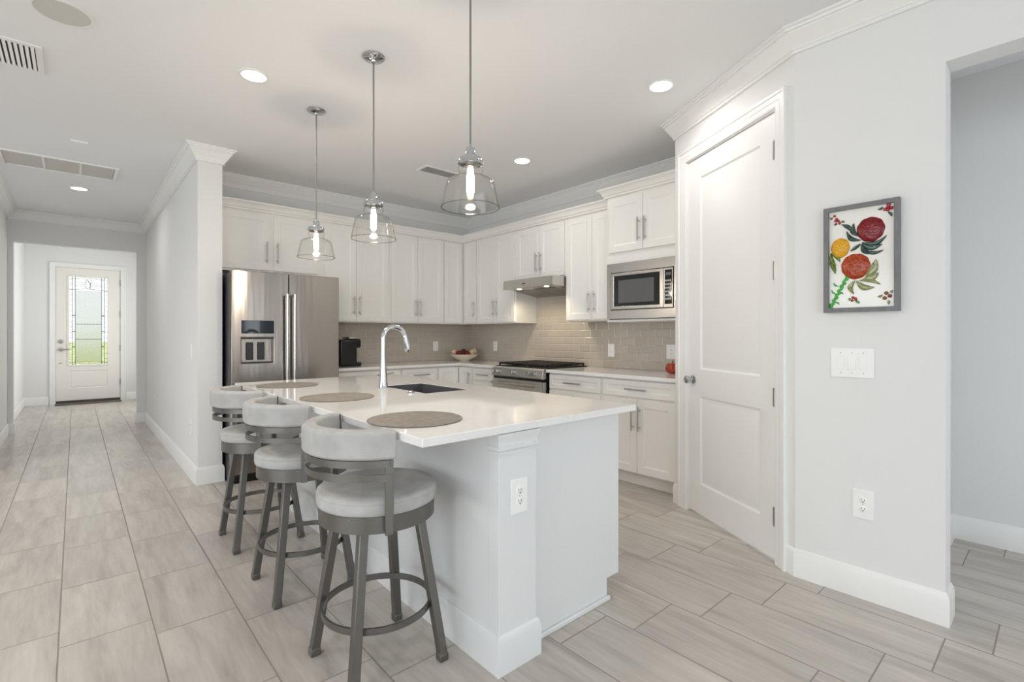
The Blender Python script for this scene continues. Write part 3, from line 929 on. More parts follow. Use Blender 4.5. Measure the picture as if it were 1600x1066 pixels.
h = wobj('handle', tube(BM(), [(1.452, 2.87, .985), (1.452, 2.905, .985), (1.452, 2.925, .985)], [.012, .013, .011], 14), M['chrome'], r, smooth=40)
b = tube(BM(), [(1.452, 2.918, .985), (1.50, 2.925, .992), (1.56, 2.925, 1.0)], [.006, .005, .004], 10)
b.transform(Matrix.Translation(-Vector(r.location)))
obj('lever', b, M['chrome'], h, smooth=40)
r = thing('disposal_button', 'small round chrome push button on the island in front of the sink', 'button', (1.44, 2.50, CT))
obj('escutcheon', lathe(BM(), [(0, 0), (.024, 0), (.023, .004), (.014, .006), (0, .006)]), M['chrome'], r, smooth=40)
obj('button_cap', lathe(BM(), [(0, .006), (.013, .006), (.013, .012), (.011, .014), (0, .014)]), M['chrome'], r, smooth=40)

# placemats
mm = BM()
prof = [(0, .0005), (.181, .0005), (.184, .002), (.183, .0045)]
n = 40
prof += [(.181-.181*i/n, .0045+(.0007 if i % 2 else 0)) for i in range(n)]+[(0, .0045)]
pm = obj('placemat', lathe(mm, prof, seg=72), M['woven'], smooth=60)
for i, (x, y, s, lab) in enumerate(((1.0, 1.70, 1, 'round taupe woven placemat on the island nearest the camera, before the first stool'), (1.045, 2.575, 1.02, 'round taupe woven placemat on the island before the middle stool'), (1.05, 3.41, 1.02, 'round taupe woven placemat at the far end of the island near the refrigerator'))):
    o = pm if i == 0 else pm.copy()
    if i: COL.objects.link(o)
    o.location, o.scale = (x, y, CT), (s, s, 1)
    o.rotation_euler.z = i*.7
    tag(o, lab, 'placemat', 'placemats on the island')

# ------------------------------------------------------------------ bar stools
def make_stool():
    r = thing('bar_stool', '', 'bar stool', (0, 0, 0))
    zt, fr = .562, .020
    for sx, sy in ((-1, -1), (-1, 1), (1, -1), (1, 1)):
        b = BM()
        tp, bt = Vector((sx*.112, sy*.112, .57)), Vector((sx*.178, sy*.178, .022))
        hw = .0165
        a = [b.verts.new((bt.x+dx*hw, bt.y+dy*hw, bt.z)) for dx, dy in ((-1, -1), (1, -1), (1, 1), (-1, 1))]
        c = [b.verts.new((tp.x+dx*hw, tp.y+dy*hw, tp.z)) for dx, dy in ((-1, -1), (1, -1), (1, 1), (-1, 1))]
        b.faces.new(a); b.faces.new(c)
        for i in range(4): b.faces.new((a[i], a[(i+1) % 4], c[(i+1) % 4], c[i]))
        l = obj('leg', b, M['stoolmetal'], r, bevel=.003)
        b = box(BM(), bt.x-.0185, bt.x+.0185, bt.y-.0185, bt.y+.0185, 0, .03)
        obj('foot_cap', b, M['stoolmetal'], l, bevel=.004)
    obj('foot_ring', arc_band(BM(), .197, .206, .205, .228, 0, 2*PI, 64), M['stoolmetal'], r, smooth=40)
    b = arc_band(BM(), .196, .215, .558, .616, 0, 2*PI, 64)
    lathe(b, [(0, .572), (.197, .572), (.197, .58), (0, .58)], seg=48)
    box(b, -.13, .13, -.13, .13, .556, .572)
    obj('seat_ring', b, M['stoolmetal'], r, smooth=40)
    b = lathe(BM(), [(0, .617), (.214, .617), (.2205, .621), (.2235, .632), (.2235, .654), (.2215, .6575), (.2235, .661), (.221, .670), (.214, .6755), (.19, .680), (.12, .684), (0, .686)], seg=64)
    obj('seat_cushion', b, M['fabric'], r, smooth=50)
    # back: upholstered rail with two flat bars below, closed towards -x
    A0, A1 = PI/2+.235, 3*PI/2-.235
    b = BM()
    prof = [(.220, .835), (.227, .826), (.260, .823), (.271, .832), (.273, .875), (.272, .913), (.262, .923), (.228, .925), (.220, .918), (.218, .875)]
    R = []
    N = 44
    for i in range(N+1):
        a = A0+(A1-A0)*i/N
        R.append([b.verts.new((q*math.cos(a), q*math.sin(a), z)) for q, z in prof])
    for p, q in zip(R, R[1:]):
        for j in range(len(prof)): b.faces.new((p[j], p[(j+1) % len(prof)], q[(j+1) % len(prof)], q[j]))
    b.faces.new(R[0]); b.faces.new(R[-1])
    obj('backrest', b, M['fabric'], r, smooth=35, bevel=.004)
    for z0, z1, r0 in ((.797, .822, .252), (.750, .774, .252)):
        obj('back_rail', arc_band(BM(), r0, r0+.009, z0, z1, A0+.03, A1-.03, 40), M['stoolmetal'], r, smooth=40)
    for a in (A0+.075, A1-.075):
        b = BM()
        box(b, -.014, .014, -.008, .008, .565, .83)
        b.transform(Matrix.Translation((.250*math.cos(a), .250*math.sin(a), 0)) @ Matrix.Rotation(a+PI/2, 4, 'Z'))
        o = obj('back_post', b, M['stoolmetal'], r, bevel=.002)
        b = BM()
        box(b, -.012, .012, -.017, .017, .565, .605)
        b.transform(Matrix.Translation((.227*math.cos(a), .227*math.sin(a), 0)) @ Matrix.Rotation(a+PI/2, 4, 'Z'))
        box_ = obj('bracket', b, M['stoolmetal'], o, bevel=.002)
        b = BM()
        box(b, -.013, .013, -.0015, .0015, .80, .92)
        b.transform(Matrix.Translation((.24*math.cos(a), .24*math.sin(a), 0)) @ Matrix.Rotation(a, 4, 'Z') @ Matrix.Translation((0, (-.004 if a < PI else .004)*1.0, 0)) @ Matrix.Scale(1.9, 4, (1, 0, 0)))
        obj('end_plate', b, M['stoolmetal'], o)
    return r
st = make_stool()
for i, (x, y, rz, lab) in enumerate(((.876, 1.77, 0, 'grey upholstered swivel bar stool nearest the camera at the front corner of the island'), (.868, 2.575, 0, 'grey upholstered swivel bar stool in the middle of the row along the island'), (.865, 3.32, 0, 'grey upholstered swivel bar stool farthest back in the row, next to the refrigerator'))):
    o = st if i == 0 else copy_tree(st)
    o.location, o.rotation_euler.z = (x, y, 0), rz
    tag(o, lab, 'bar stool', 'bar stools along the island')

# ------------------------------------------------------------------ pendants and ceiling fittings
def bulb_light(parent, z, e, col, size=.03):
    d = bpy.data.lights.new('bulb_light', 'POINT')
    d.energy, d.color, d.shadow_soft_size = e, col, size
    o = bpy.data.objects.new('bulb_light', d)
    COL.objects.link(o)
    o.parent, o.location = parent, (0, 0, z)
def make_pendant():
    r = thing('pendant_light', '', 'pendant light', (0, 0, 0))
    C = CEIL
    obj('canopy', lathe(BM(), [(0, C), (.063, C), (.063, C-.006), (.055, C-.014), (.015, C-.024), (.012, C-.032), (.006, C-.034), (0, C-.034)], seg=40), M['chrome'], r, smooth=40)
    obj('rod', tube(BM(), [(0, 0, C-.03), (0, 0, 2.045)], .0048, 10), M['rod'], r, smooth=60)
    obj('socket', lathe(BM(), [(0, 2.062), (.006, 2.060), (.008, 2.050), (.017, 2.045), (.021, 2.036), (.021, 2.006), (.023, 2.004), (.034, 2.002), (.05, 2.0), (.053, 1.995), (.053, 1.974), (.049, 1.971), (.047, 1.974), (.018, 1.98), (.018, 1.955), (0, 1.955)], seg=40), M['chrome'], r, smooth=35)
    for k in range(3):
        a = k*2*PI/3+.5
        b = tube(BM(), [(.05*math.cos(a), .05*math.sin(a), 1.984), (.064*math.cos(a), .064*math.sin(a), 1.984)], .004, 8)
        obj('thumb_screw', b, M['chrome'], r, smooth=40)
    out = [(.047, 1.984), (.047, 1.972), (.052, 1.966), (.055, 1.957), (.0545, 1.947), (.050, 1.938), (.050, 1.932), (.053, 1.924), (.060, 1.919), (.076, 1.914), (.090, 1.908), (.098, 1.901), (.102, 1.892), (.107, 1.872), (.114, 1.838), (.120, 1.808), (.1240, 1.794), (.1245, 1.791)]
    inn = [(q-.0022, z) for q, z in out[::-1]]
    sh = obj('shade', lathe(BM(), out+[(.1235, 1.7895)]+inn, seg=64), M['glass'], r, smooth=45)
    obj('rim', lathe(BM(), [(.1235+.0022*math.cos(a*PI/4), 1.7895+.0022*math.sin(a*PI/4)) for a in range(9)], seg=64), M['glassrim'], sh, smooth=60)
    obj('bulb', lathe(BM(), [(0, 1.835), (.008, 1.837), (.014, 1.846), (.0165, 1.86), (.0165, 1.92), (.013, 1.94), (.012, 1.957), (0, 1.957)], seg=24), M['bulb'], r, smooth=50)
    bulb_light(r, 1.80, BULB_W, (1, .86, .68), .02)
    return r
pd = make_pendant()
for i, (y, lab) in enumerate(((1.69, 'clear glass pendant light hanging nearest the camera, its canopy above the picture'), (2.602, 'clear glass pendant light hanging in the middle over the island'), (3.487, 'clear glass pendant light hanging farthest back, in front of the refrigerator'))):
    o = pd if i == 0 else copy_tree(pd)
    o.location = (1.262, y, 0)
    tag(o, lab, 'pendant light', 'pendant lights over the island')

def make_can():
    r = thing('recessed_light', '', 'ceiling light', (0, 0, CEIL))
    obj('trim_ring', lathe(BM(), [(.085, -.0005), (.085, -.005), (.078, -.008), (.068, -.006), (.066, -.0005)], seg=48), M['trim'], r, smooth=40)
    obj('lens', lathe(BM(), [(0, -.0005), (.066, -.0005), (.066, -.0035), (0, -.0045)], seg=40), M['led'], r, smooth=40)
    d = bpy.data.lights.new('downlight', 'AREA')
    d.shape, d.size, d.energy, d.color = 'DISK', .13, CAN_W, WARM
    d.spread = math.radians(165)
    o = bpy.data.objects.new('downlight', d)
    COL.objects.link(o)
    o.parent, o.location = r, (0, 0, -.012)
    return r
cn = make_can()
for i, (x, y, lab) in enumerate(((.81, 3.27, 'round recessed ceiling light left of the pendant rods over the stools'), (2.765, 1.70, 'round recessed ceiling light close to the pantry door crown molding'), (3.015, 3.26, 'round recessed ceiling light in front of the range'), (.03, 7.03, 'round recessed ceiling light down the hallway beyond the return grille'))):
    o = cn if i == 0 else copy_tree(cn)
    o.location = (x, y, CEIL)
    tag(o, lab, 'ceiling light', 'recessed ceiling lights')

r = thing('ceiling_speaker', 'round flush ceiling speaker with grey mesh cover', 'speaker', (-.046, 3.25, CEIL))
obj('trim_ring', lathe(BM(), [(.122, -.0005), (.122, -.004), (.114, -.006), (.107, -.005), (.107, -.0005)], seg=56), M['trim'], r, smooth=40)
obj('mesh_cover', lathe(BM(), [(0, -.0005), (.107, -.0005), (.107, -.004), (0, -.005)], seg=56), M['grille'], r, smooth=40)

def vent(name, label, x0, x1, y0, y1, nsl, along_y, fw=.03):
    r = thing(name, label, 'vent', ((x0+x1)/2, (y0+y1)/2, CEIL))
    b = BM()
    for (a0, a1, c0, c1) in ((x0, x1, y0, y0+fw), (x0, x1, y1-fw, y1), (x0, x0+fw, y0+fw, y1-fw), (x1-fw, x1, y0+fw, y1-fw)):
        box(b, a0, a1, c0, c1, CEIL-.010, CEIL-.0005)
    wobj('frame', b, M['trim'], r, bevel=.002)
    wobj('duct', box(BM(), x0+fw, x1-fw, y0+fw, y1-fw, CEIL-.002, CEIL-.0005), M['slot'], r)
    for i in range(nsl):
        b = BM()
        if along_y:
            x = x0+fw+(x1-x0-2*fw)*(i+.5)/nsl
            w = (x1-x0-2*fw)/nsl*.34
            box(b, -w, w, -(y1-y0)/2+fw, (y1-y0)/2-fw, -.0015, .0015)
            b.transform(Matrix.Translation((x, (y0+y1)/2, CEIL-.009)) @ Matrix.Rotation(.35, 4, 'Y'))
        else:
            y = y0+fw+(y1-y0-2*fw)*(i+.5)/nsl
            w = (y1-y0-2*fw)/nsl*.33
            box(b, -(x1-x0)/2+fw, (x1-x0)/2-fw, -w, w, -.0015, .0015)
            b.transform(Matrix.Translation(((x0+x1)/2, y, CEIL-.009)) @ Matrix.Rotation(.6, 4, 'X'))
        wobj('slat', b, M['trim'], r)
    return r
vent('ceiling_vent', 'white slatted ceiling air vent at the left edge beneath the speaker', -.46, -.135, 3.71, 4.08, 12, True)
vent('ceiling_vent', 'white slatted ceiling air vent over the kitchen behind the nearest pendant', 2.42, 2.81, 3.92, 4.11, 5, False, .025)
r = thing('return_air_grille', 'long white-framed grey return air grille in the hallway ceiling', 'vent', (-.085, 6.17, CEIL))
gx = [-.475, -.215, .037, .285]
b = BM()
for y0, y1 in ((5.935, 5.955), (6.395, 6.415)): box(b, -.49, .31, y0, y1, CEIL-.014, CEIL-.0005)
for x0, x1 in ((-.49, -.475), (.283, .31)): box(b, x0, x1, 5.955, 6.395, CEIL-.014, CEIL-.0005)
for x in gx[1:3]: box(b, x-.008, x+.008, 5.955, 6.395, CEIL-.011, CEIL-.0005)
wobj('frame', b, M['trim'], r, bevel=.002)
for a, c in zip(gx, gx[1:]): wobj('filter', box(BM(), a+.008, c-.008, 5.956, 6.394, CEIL-.006, CEIL-.0005), M['filter'], r)
tag(obj('ceiling_sensor', box(BM(), -.055, .055, -.011, .011, -.015, -.0005), M['plate'], loc=(.025, 5.306, CEIL), bevel=.003), 'small slim white plastic strip fitted to the ceiling between vent and return grille', 'sensor')

# ------------------------------------------------------------------ refrigerator
FX0, FX1, FY = .962, 1.866, 4.57
FM = 1.415
r = thing('refrigerator', 'stainless steel refrigerator with two upper doors and ice dispenser', 'refrigerator', ((FX0+FX1)/2, 5.0, 0))
wobj('case', box(BM(), FX0+.004, FX1-.004, FY+.075, 5.42, .02, 1.775), M['darkside'], r, bevel=.004)
wobj('base_grille', box(BM(), FX0+.01, FX1-.01, FY+.05, FY+.09, 0, .075), M['black'], r)
for nm, x0, x1 in (('left', FX0, FM-.003), ('right', FM+.003, FX1)):
    pan = [(1.034, 1.293, 1.003, 1.228)] if nm == 'left' else []
    bm = panel_slab(BM(), x0, x1, .735, 1.788, FY+.072, FY, pan, [(.004, .004), (.010, .055)])
    d = wobj('door', bm, M['steel'], r, bevel=.005)
    if nm == 'left':
        wobj_ = lambda n_, b_, m_, **k: (b_.transform(Matrix.Translation(-Vector(r.location))), obj(n_, b_, m_, d, **k))[1]
        wobj_('door_side', box(BM(), x0-.002, x0-.0002, FY+.008, FY+.072, .74, 1.783), M['darkside'])
        wobj_('display', box(BM(), 1.036, 1.291, FY-.004, FY+.001, 1.26, 1.37), M['screen'], bevel=.003)
        for x in (1.085, 1.175):
            wobj_('paddle', box(BM(), x, x+.05, FY+.03, FY+.05, 1.035, 1.185), M['black'], bevel=.006)
        wobj_('drip_tray', box(BM(), 1.05, 1.277, FY+.004, FY+.054, 1.006, 1.018), M['black'], bevel=.002)
    hx = FM-.028 if nm == 'left' else FM+.034
    b = tube(BM(), [(hx, FY-.055, .79), (hx, FY-.055, 1.605)], .0125, 16)
    for z, s in ((.80, -1), (1.595, 1)):
        tube(b, [(hx, FY-.055, z), (hx+(-.012 if nm == 'left' else -.012), FY-.03, z), (hx-.02, FY+.002, z-s*.012)], [.0125, .011, .010], 10)
    b.transform(Matrix.Translation(-Vector(r.location)))
    obj('handle', b, M['steel2'], d, smooth=50)
fz = wobj('freezer_drawer', panel_slab(BM(), FX0, FX1, .08, .728, FY+.072, FY, [], []), M['steel'], r, bevel=.005)
b = tube(BM(), [(FX0+.09, FY-.055, .655), (FX1-.09, FY-.055, .655)], .0125, 16)
for x in (FX0+.1, FX1-.1): tube(b, [(x, FY, .655), (x, FY-.055, .655)], .011, 10)
b.transform(Matrix.Translation(-Vector(r.location)))
obj('handle', b, M['steel2'], fz, smooth=50)

# ------------------------------------------------------------------ range
r = thing('range', 'stainless slide-in gas range with black grates and five knobs', 'range', (3.37, 4.117, 0), ROT_R)
RW = .762
obj('body', box(BM(), 0, RW, .05, .665, .03, .905), M['black'], r)
obj('side_trim', box(BM(), RW-.004, RW-.0002, .0, .05, .12, .80), M['black'], r)
b = extrude_yz(BM(), [(.0, .815), (-.010, .822), (.004, .902), (.02, .914), (.05, .915), (.05, .815)], 0, RW)
cpn = obj('control_panel', b, M['steel3'], r, bevel=.002)
for x in (.052, .118, .355, .59, .66):
    bm = lathe(BM(), [(0, 0), (.024, 0), (.024, .006), (.019, .008), (.0175, .034), (.015, .037), (0, .037)], seg=24)
    box(bm, -.003, .003, -.017, .017, .034, .041)
    bm.transform(Matrix.Translation((x, -.003, .864)) @ Matrix.Rotation(PI/2-.15, 4, 'X'))
    obj('knob', bm, M['chrome'], cpn, smooth=40)
obj('vent_gap', box(BM(), .005, RW-.005, .012, .049, .788, .815), M['black'], r)
od = obj('oven_door', panel_slab(BM(), 0, RW, .20, .788, .05, .0, [(.10, RW-.10,   .30, .62)], [(.003, .003)]), M['steel3'], r, bevel=.003)
obj('window', box(BM(), .104, RW-.104, .001, .0028, .304, .616), M['blackglass'], od)
b = tube(BM(), [(.04, -.048, .748), (RW-.04, -.048, .748)], .0135, 16)
for x in (.06, RW-.06): tube(b, [(x, 0, .748), (x, -.048, .748)], .010, 10)
obj('handle', b, M['steel2'], od, smooth=50)
obj('drawer', panel_slab(BM(), 0, RW, .06, .193, .05, .002, [], []), M['steel2'], r, bevel=.003)
ctp = obj('cooktop', box(BM(), .0, RW, .05, .665, .905, .922), M['iron'], r, bevel=.003)
for x, y in ((.16, .20), (.16, .48), (.381, .34), (.60, .20), (.60, .48)):
    obj('burner', lathe(BM(), [(0, 0), (.045, 0), (.045, .01), (.03, .012), (.03, .018), (0, .019)], (x, y, .922), 24), M['iron'], ctp, smooth=40)
for x0, x1 in ((.025, .262), (.265, .497), (.50, .737)):
    b = BM()
    for x in [x0+.007+(x1-x0-.014)*q/4 for q in range(5)]: box(b, x-.007, x+.007, .075, .645, .940, .956)
    for y in [.082+.0925*q for q in range(7)]: box(b, x0, x1, y-.007, y+.007, .936, .955)
    for x in (x0+.006, x1-.006):
        for y in (.081, .639): box(b, x-.007, x+.007, y-.007, y+.007, .922, .95)
    obj('grate', b, M['iron'], r, bevel=.002)

# ------------------------------------------------------------------ range hood
r = thing('range_hood', 'slim stainless under-cabinet range hood above the range', 'range hood', (XK-.010, 4.112, 0), ROT_R)
HW = .75
obj('shell', extrude_yz(BM(), [(-.52, 1.742), (-.52, 1.828), (-.50, 1.841), (-.002, 1.841), (-.002, 1.683), (-.40, 1.742)], 0, HW), M['steel2'], r, bevel=.002)
import math as _m
sl = _m.atan2(1.742-1.683, .398)
for x0 in (.03, .385):
    b = box(BM(), x0, x0+.335, -.165, .165, -.004, .0)
    for i in range(9): box(b, x0+.02, x0+.315, -.15+i*.034, -.14+i*.034, -.007, -.004)
    b.transform(Matrix.Translation((0, -.2, 1.7115)) @ Matrix.Rotation(-sl, 4, 'X'))
    obj('filter', b, M['nickel'], r)
for x in (.19, .60):
    l = obj('lamp', lathe(BM(), [(0, -.0005), (.026, -.0005), (.024, -.004), (0, -.005)], (x, -.455, 1.742), 24), M['hoodled'], r, smooth=40)
    d = bpy.data.lights.new('hood_light', 'SPOT')
    d.energy, d.color, d.spot_size, d.spot_blend, d.shadow_soft_size = HOOD_W*6, (1, .84, .58), math.radians(125), .8, .012
    o = bpy.data.objects.new('hood_light', d)
    COL.objects.link(o)
    o.parent, o.location, o.rotation_euler = r, (x, -.455, 1.730), (.35, 0, 0)
obj('badge', box(BM(), .30, .35, -.5215, -.5195, 1.782, 1.793), M['slot'], r)

# ------------------------------------------------------------------ microwave
r = thing('microwave', 'built-in stainless microwave with wide trim frame in the deep cabinet', 'microwave', (XM, 2.785, 0), ROT_R)
x0, x1, z0, z1 = .012, MW-.012, 1.39, 1.884
ox0, ox1, oz0, oz1 = .055, .683, 1.466, 1.803
b = BM()
for a in ((x0, x1, z0, oz0), (x0, x1, oz1, z1), (x0, ox0, oz0, oz1), (ox1, x1, oz0, oz1)): box(b, a[0], a[1], -.022, -.0005, a[2], a[3])
obj('trim_frame', b, M['steel2'], r)
obj('body', box(BM(), .03, MW-.03, .002, .36, 1.40, 1.875), M['black'], r)
obj('gap', box(BM(), ox0, ox1, -.008, .001, oz0, oz1), M['black'], r)
dd = obj('door', panel_slab(BM(), .063, .588, 1.474, 1.795, -.008, -.03, [(.092, .556, 1.499, 1.772)], [(.002, .003)]), M['steel2'], r, bevel=.002)
obj('door_glass', box(BM(), .094, .554, -.0285, -.0268, 1.501, 1.770), M['blackglass'], dd)
obj('window', box(BM(), .142, .500, -.0292, -.0284, 1.530, 1.730), M['mwindow'], dd)
cp = obj('control_panel', panel_slab(BM(), .591, .676, 1.474, 1.795, -.008, -.03, [(.600, .668, 1.499, 1.780)], [(.002, .003)]), M['steel2'], r, bevel=.002)
kp = obj('keypad', box(BM(), .602, .666, -.0285, -.0268, 1.501, 1.778), M['blackglass'], cp)
for i in range(6):
    for j in range(3):
        obj('key', box(BM(), .608+j*.019, .620+j*.019, -.0292, -.0284, 1.535+i*.03, 1.548+i*.03), M['grille'], kp)
obj('display', box(BM(), .610, .658, -.0292, -.0284, 1.735, 1.758), M['mwindow'], kp)

# ------------------------------------------------------------------ small things on the worktops
r = thing('coffee_maker', 'black single-serve coffee maker beside the refrigerator', 'coffee maker', (2.14, 5.13, CT))
def cb(n, x0, x1, y0, y1, z0, z1, m, bv=.012): return obj(n, box(BM(), x0-2.2, x1-2.2, y0-5.13, y1-5.13, z0, z1), M[m], r, bevel=bv, seg=3)
cb('body', 2.125, 2.315, 5.03, 5.23, .0, .285, 'black', .02)
cb('brew_head', 2.24, 2.362, 5.035, 5.225, .195, .288, 'black', .018)
cb('lid', 2.225, 2.352, 5.04, 5.22, .2885, .313, 'nickel', .01)
cb('drip_tray', 2.24, 2.368, 5.04, 5.22, .0, .042, 'black', .01)
cb('water_tank', 2.03, 2.122, 5.04, 5.22, .012, .275, 'tank', .02)
bw = tag(obj('fruit_bowl', lathe(BM(), [(0, 0), (.06, 0), (.065, .006), (.11, .028), (.155, .055), (.182, .082), (.185, .086), (.180, .087), (.15, .064), (.105, .038), (.05, .016), (0, .014)], seg=56), M['bowl'], loc=(3.75, 5.16, CT), smooth=50), 'wide cream bowl of decorative balls in the corner of the worktop', 'bowl')
balls = [(-.125, -.02, .083, .034, 'cream', 'cream decorative ball at the left rim of the bowl'),
         (-.06, -.065, .068, .036, 'redball', 'dark red decorative ball at the front left in the bowl'),
         (.0, -.05, .085, .042, 'brownball', 'dark brown decorative ball topmost in the middle of the bowl'),
         (.055, -.075, .066, .032, 'redball', 'dark red decorative ball at the front right in the bowl'),
         (.10, -.02, .080, .034, 'cream', 'cream decorative ball right of the brown one in the bowl'),
         (.125, .06, .092, .038, 'cream', 'large cream decorative ball at the right rim of the bowl'),
         (-.06, .03, .064, .036, 'redball', 'dark red decorative ball behind the left cream one in the bowl'),
         (.045, .04, .060, .038, 'brownball', 'dark brown decorative ball at the back of the bowl'),
         (-.02, .105, .074, .034, 'cream', 'cream decorative ball at the back rim of the bowl')]
rm = Matrix.Rotation(-math.radians(41.6), 3, 'Z')
for x, y, z, q, m_, lab in balls:
    v = rm @ Vector((x, y, 0))
    b = BM()
    bmesh.ops.create_icosphere(b, subdivisions=3, radius=q)
    for vv in b.verts: vv.co *= 1+.05*math.sin(9*vv.co.x/q)*math.sin(8*vv.co.z/q+vv.co.y/q*3)
    tag(obj('decorative_ball', b, M[m_], loc=(3.75+v.x, 5.16+v.y, CT+z+.030), smooth=70), lab, 'decorative ball', 'decorative balls in the bowl')
r = thing('glass_pumpkin', 'orange-red ribbed glass ornament on the worktop against the pantry wall', 'ornament', (3.86, 2.262, CT))
obj('body', lathe(BM(), [(0, 0), (.03, .002), (.05, .015), (.06, .04), (.056, .066), (.04, .084), (.018, .09), (0, .086)], seg=72, ribs=12, depth=.12), M['amber'], r, smooth=60)
obj('stem', tube(BM(), [(0, 0, .086), (.004, 0, .10), (.014, .004, .112)], [.007, .006, .004], 10), M['amber'], r, smooth=50)

# ------------------------------------------------------------------ outlets and switches
def receptacle(root, x, z, s=1.):
    o = obj('receptacle', lathe(BM(), [(0, 0), (.0165*s, 0), (.0165*s, .002), (.015*s, .003), (0, .003)], seg=24), M['plate'], root, smooth=40)
    o.location, o.rotation_euler.x = (x, -.0055, z), PI/2
    for dx, h in ((-.006, .009), (.006, .007)):
        k = obj('slot', box(BM(), (dx-.0012)*s, (dx+.0012)*s, (-.001)*s, (h-.001)*s, .0028, .0036), M['slot'], o)
    obj('ground_hole', lathe(BM(), [(0, .0028), (.0027*s, .0028), (.0027*s, .0036), (0, .0036)], (0, -.0075*s, 0), 12), M['slot'], o)
def outlet(label, loc, rot, w=.083, h=.132, group=None, double=True):
    r = thing('wall_outlet', label, 'outlet', loc, rot, group)
    obj('plate', box(BM(), -w/2, w/2, -.006, -.0003, -h/2, h/2), M['plate'], r, bevel=.0025)
    if double:
        for z in (.0205, -.0205): receptacle(r, 0, z)
    else:
        obj('insert', box(BM(), -.0165, .0165, -.0085, -.0055, -.034, .034), M['plate'], r, bevel=.001)
        for z in (.017, -.017): receptacle(r, 0, z, .75)
    for z in (0,) if double else (.05, -.05):
        o = obj('screw', lathe(BM(), [(0, 0), (.003, 0), (.0025, .001), (0, .0012)], seg=12), M['grille'], r)
        o.location, o.rotation_euler.x = (0, -.006, z), PI/2
    return r
def switch(label, loc, rot, n, w, h):
    r = thing('light_switch', label, 'switch', loc, rot)
    obj('plate', box(BM(), -w/2, w/2, -.006, -.0003, -h/2, h/2), M['plate'], r, bevel=.0025)
    for i in range(n):
        x = (i-(n-1)/2)*.046
        ok = obj('rocker', extrude_yz(BM(), [(-.0055, -.033), (-.0085, -.033), (-.0105, .0), (-.0075, .033), (-.0055, .033)], x-.0165, x+.0165), M['plate'], r, bevel=.0008)
        for z in (.048, -.048):
            o = obj('screw', lathe(BM(), [(0, 0), (.003, 0), (.0025, .001), (0, .0012)], seg=12), M['grille'], r)
            o.location, o.rotation_euler.x = (x, -.006, z), PI/2
    return r
outlet('white duplex outlet low on the painting wall near the floor', (XR, .639, .444), ROT_R, .086, .137)
outlet('white duplex outlet on the island corner pilaster', (1.257, 1.38, .638), 0, .085, .133)
outlet('white outlet on the tiled back wall left of the bowl', (3.507, YK-.009, 1.103), 0, .075, .125, double=False)
outlet('white outlet on the tiled range wall between bowl and range', (XK-.009, 4.875, 1.105), ROT_R, .075, .125, double=False)
outlet('white outlet on the tiled range wall below the microwave cabinet', (XK-.009, 3.047, 1.093), ROT_R, .077, .13, double=False)
outlet('white outlet on the tiles half hidden by the pantry wall, above the orange ornament', (XK-.009, 2.375, 1.094), ROT_R, .10, .13, double=False)
switch('white triple rocker switch plate under the painting', (XR, .684, 1.112), ROT_R, 3, .176, .142)
switch('white rocker switch on the hallway wall near its corner', (.76, 5.05, 1.105), ROT_R, 1, .078, .13)
outlet('white outlet low on the hallway wall near its corner', (.76, 5.083, .44), ROT_R, .078, .13)
outlet('white outlet low on the hallway wall far along towards the front door', (.76, 7.65, .42), ROT_R, .078, .13)

# ------------------------------------------------------------------ painting with raised glass flowers
r = thing('wall_art', 'grey-framed panel of red, yellow and orange glass flowers on the right wall', 'picture', (XR, .797, 1.356), ROT_R)
AW, AH, AF = .300, .511, .021
b = BM()
for a in ((0, AW, 0, AF), (0, AW, AH-AF, AH), (0, AF, AF, AH-AF), (AW-AF, AW, AF, AH-AF)): box(b, a[0], a[1], -.030, -.0005, a[2], a[3])
obj('frame', b, M['framegrey'], r)
obj('panel', box(BM(), AF, AW-AF, -.014, -.0005, AF, AH-AF), M['artpanel'], r)
AY = -.014
def A(px, py):                                   # sketch grid to panel position
    s = (px-140)/605
    top, bot = 195-107*s, 1012-24*s
    return s*AW, (bot-py)/(bot-top)*AH
def art(name, bm, m, lab=None, smooth=60):
    o = obj(name, bm, M[m], r, smooth=smooth)
    if lab: o['label'] = lab
    return o
def dome(px, py, rx, rz, m, lab, petals, hgt=.016):
    cx, cz = A(px, py)
    b = BM()
    rings, seg = 12, 48
    prev = None
    for i in range(rings+1):
        q = i/rings
        cur = []
        for k in range(seg):
            a = 2*PI*k/seg
            edge = 1+.018*math.sin(petals*a+1)*(q**3)+.012*math.sin(3*a)
            bump_ = .13*math.sin(11*q+petals*a*round(1+q))*math.sin(q*PI)+.10*math.sin(17*q-5*a)*q*(1-q)*3
            rr = q*edge
            cur.append(b.verts.new((cx+rx*rr*math.cos(a), AY-hgt*(math.sqrt(max(0, 1-q*q))*.85+bump_*.5)-.0004, cz+rz*rr*math.sin(a))))
        if i == 0:
            for v in cur[1:]: b.verts.remove(v)
            cur = cur[:1]
        elif len(prev) == 1:
            for k in range(seg): b.faces.new((prev[0], cur[k], cur[(k+1) % seg]))
        else:
            for k in range(seg): b.faces.new((prev[k], cur[k], cur[(k+1) % seg], prev[(k+1) % seg]))
        prev = cur
    art('flower', b, m, lab)
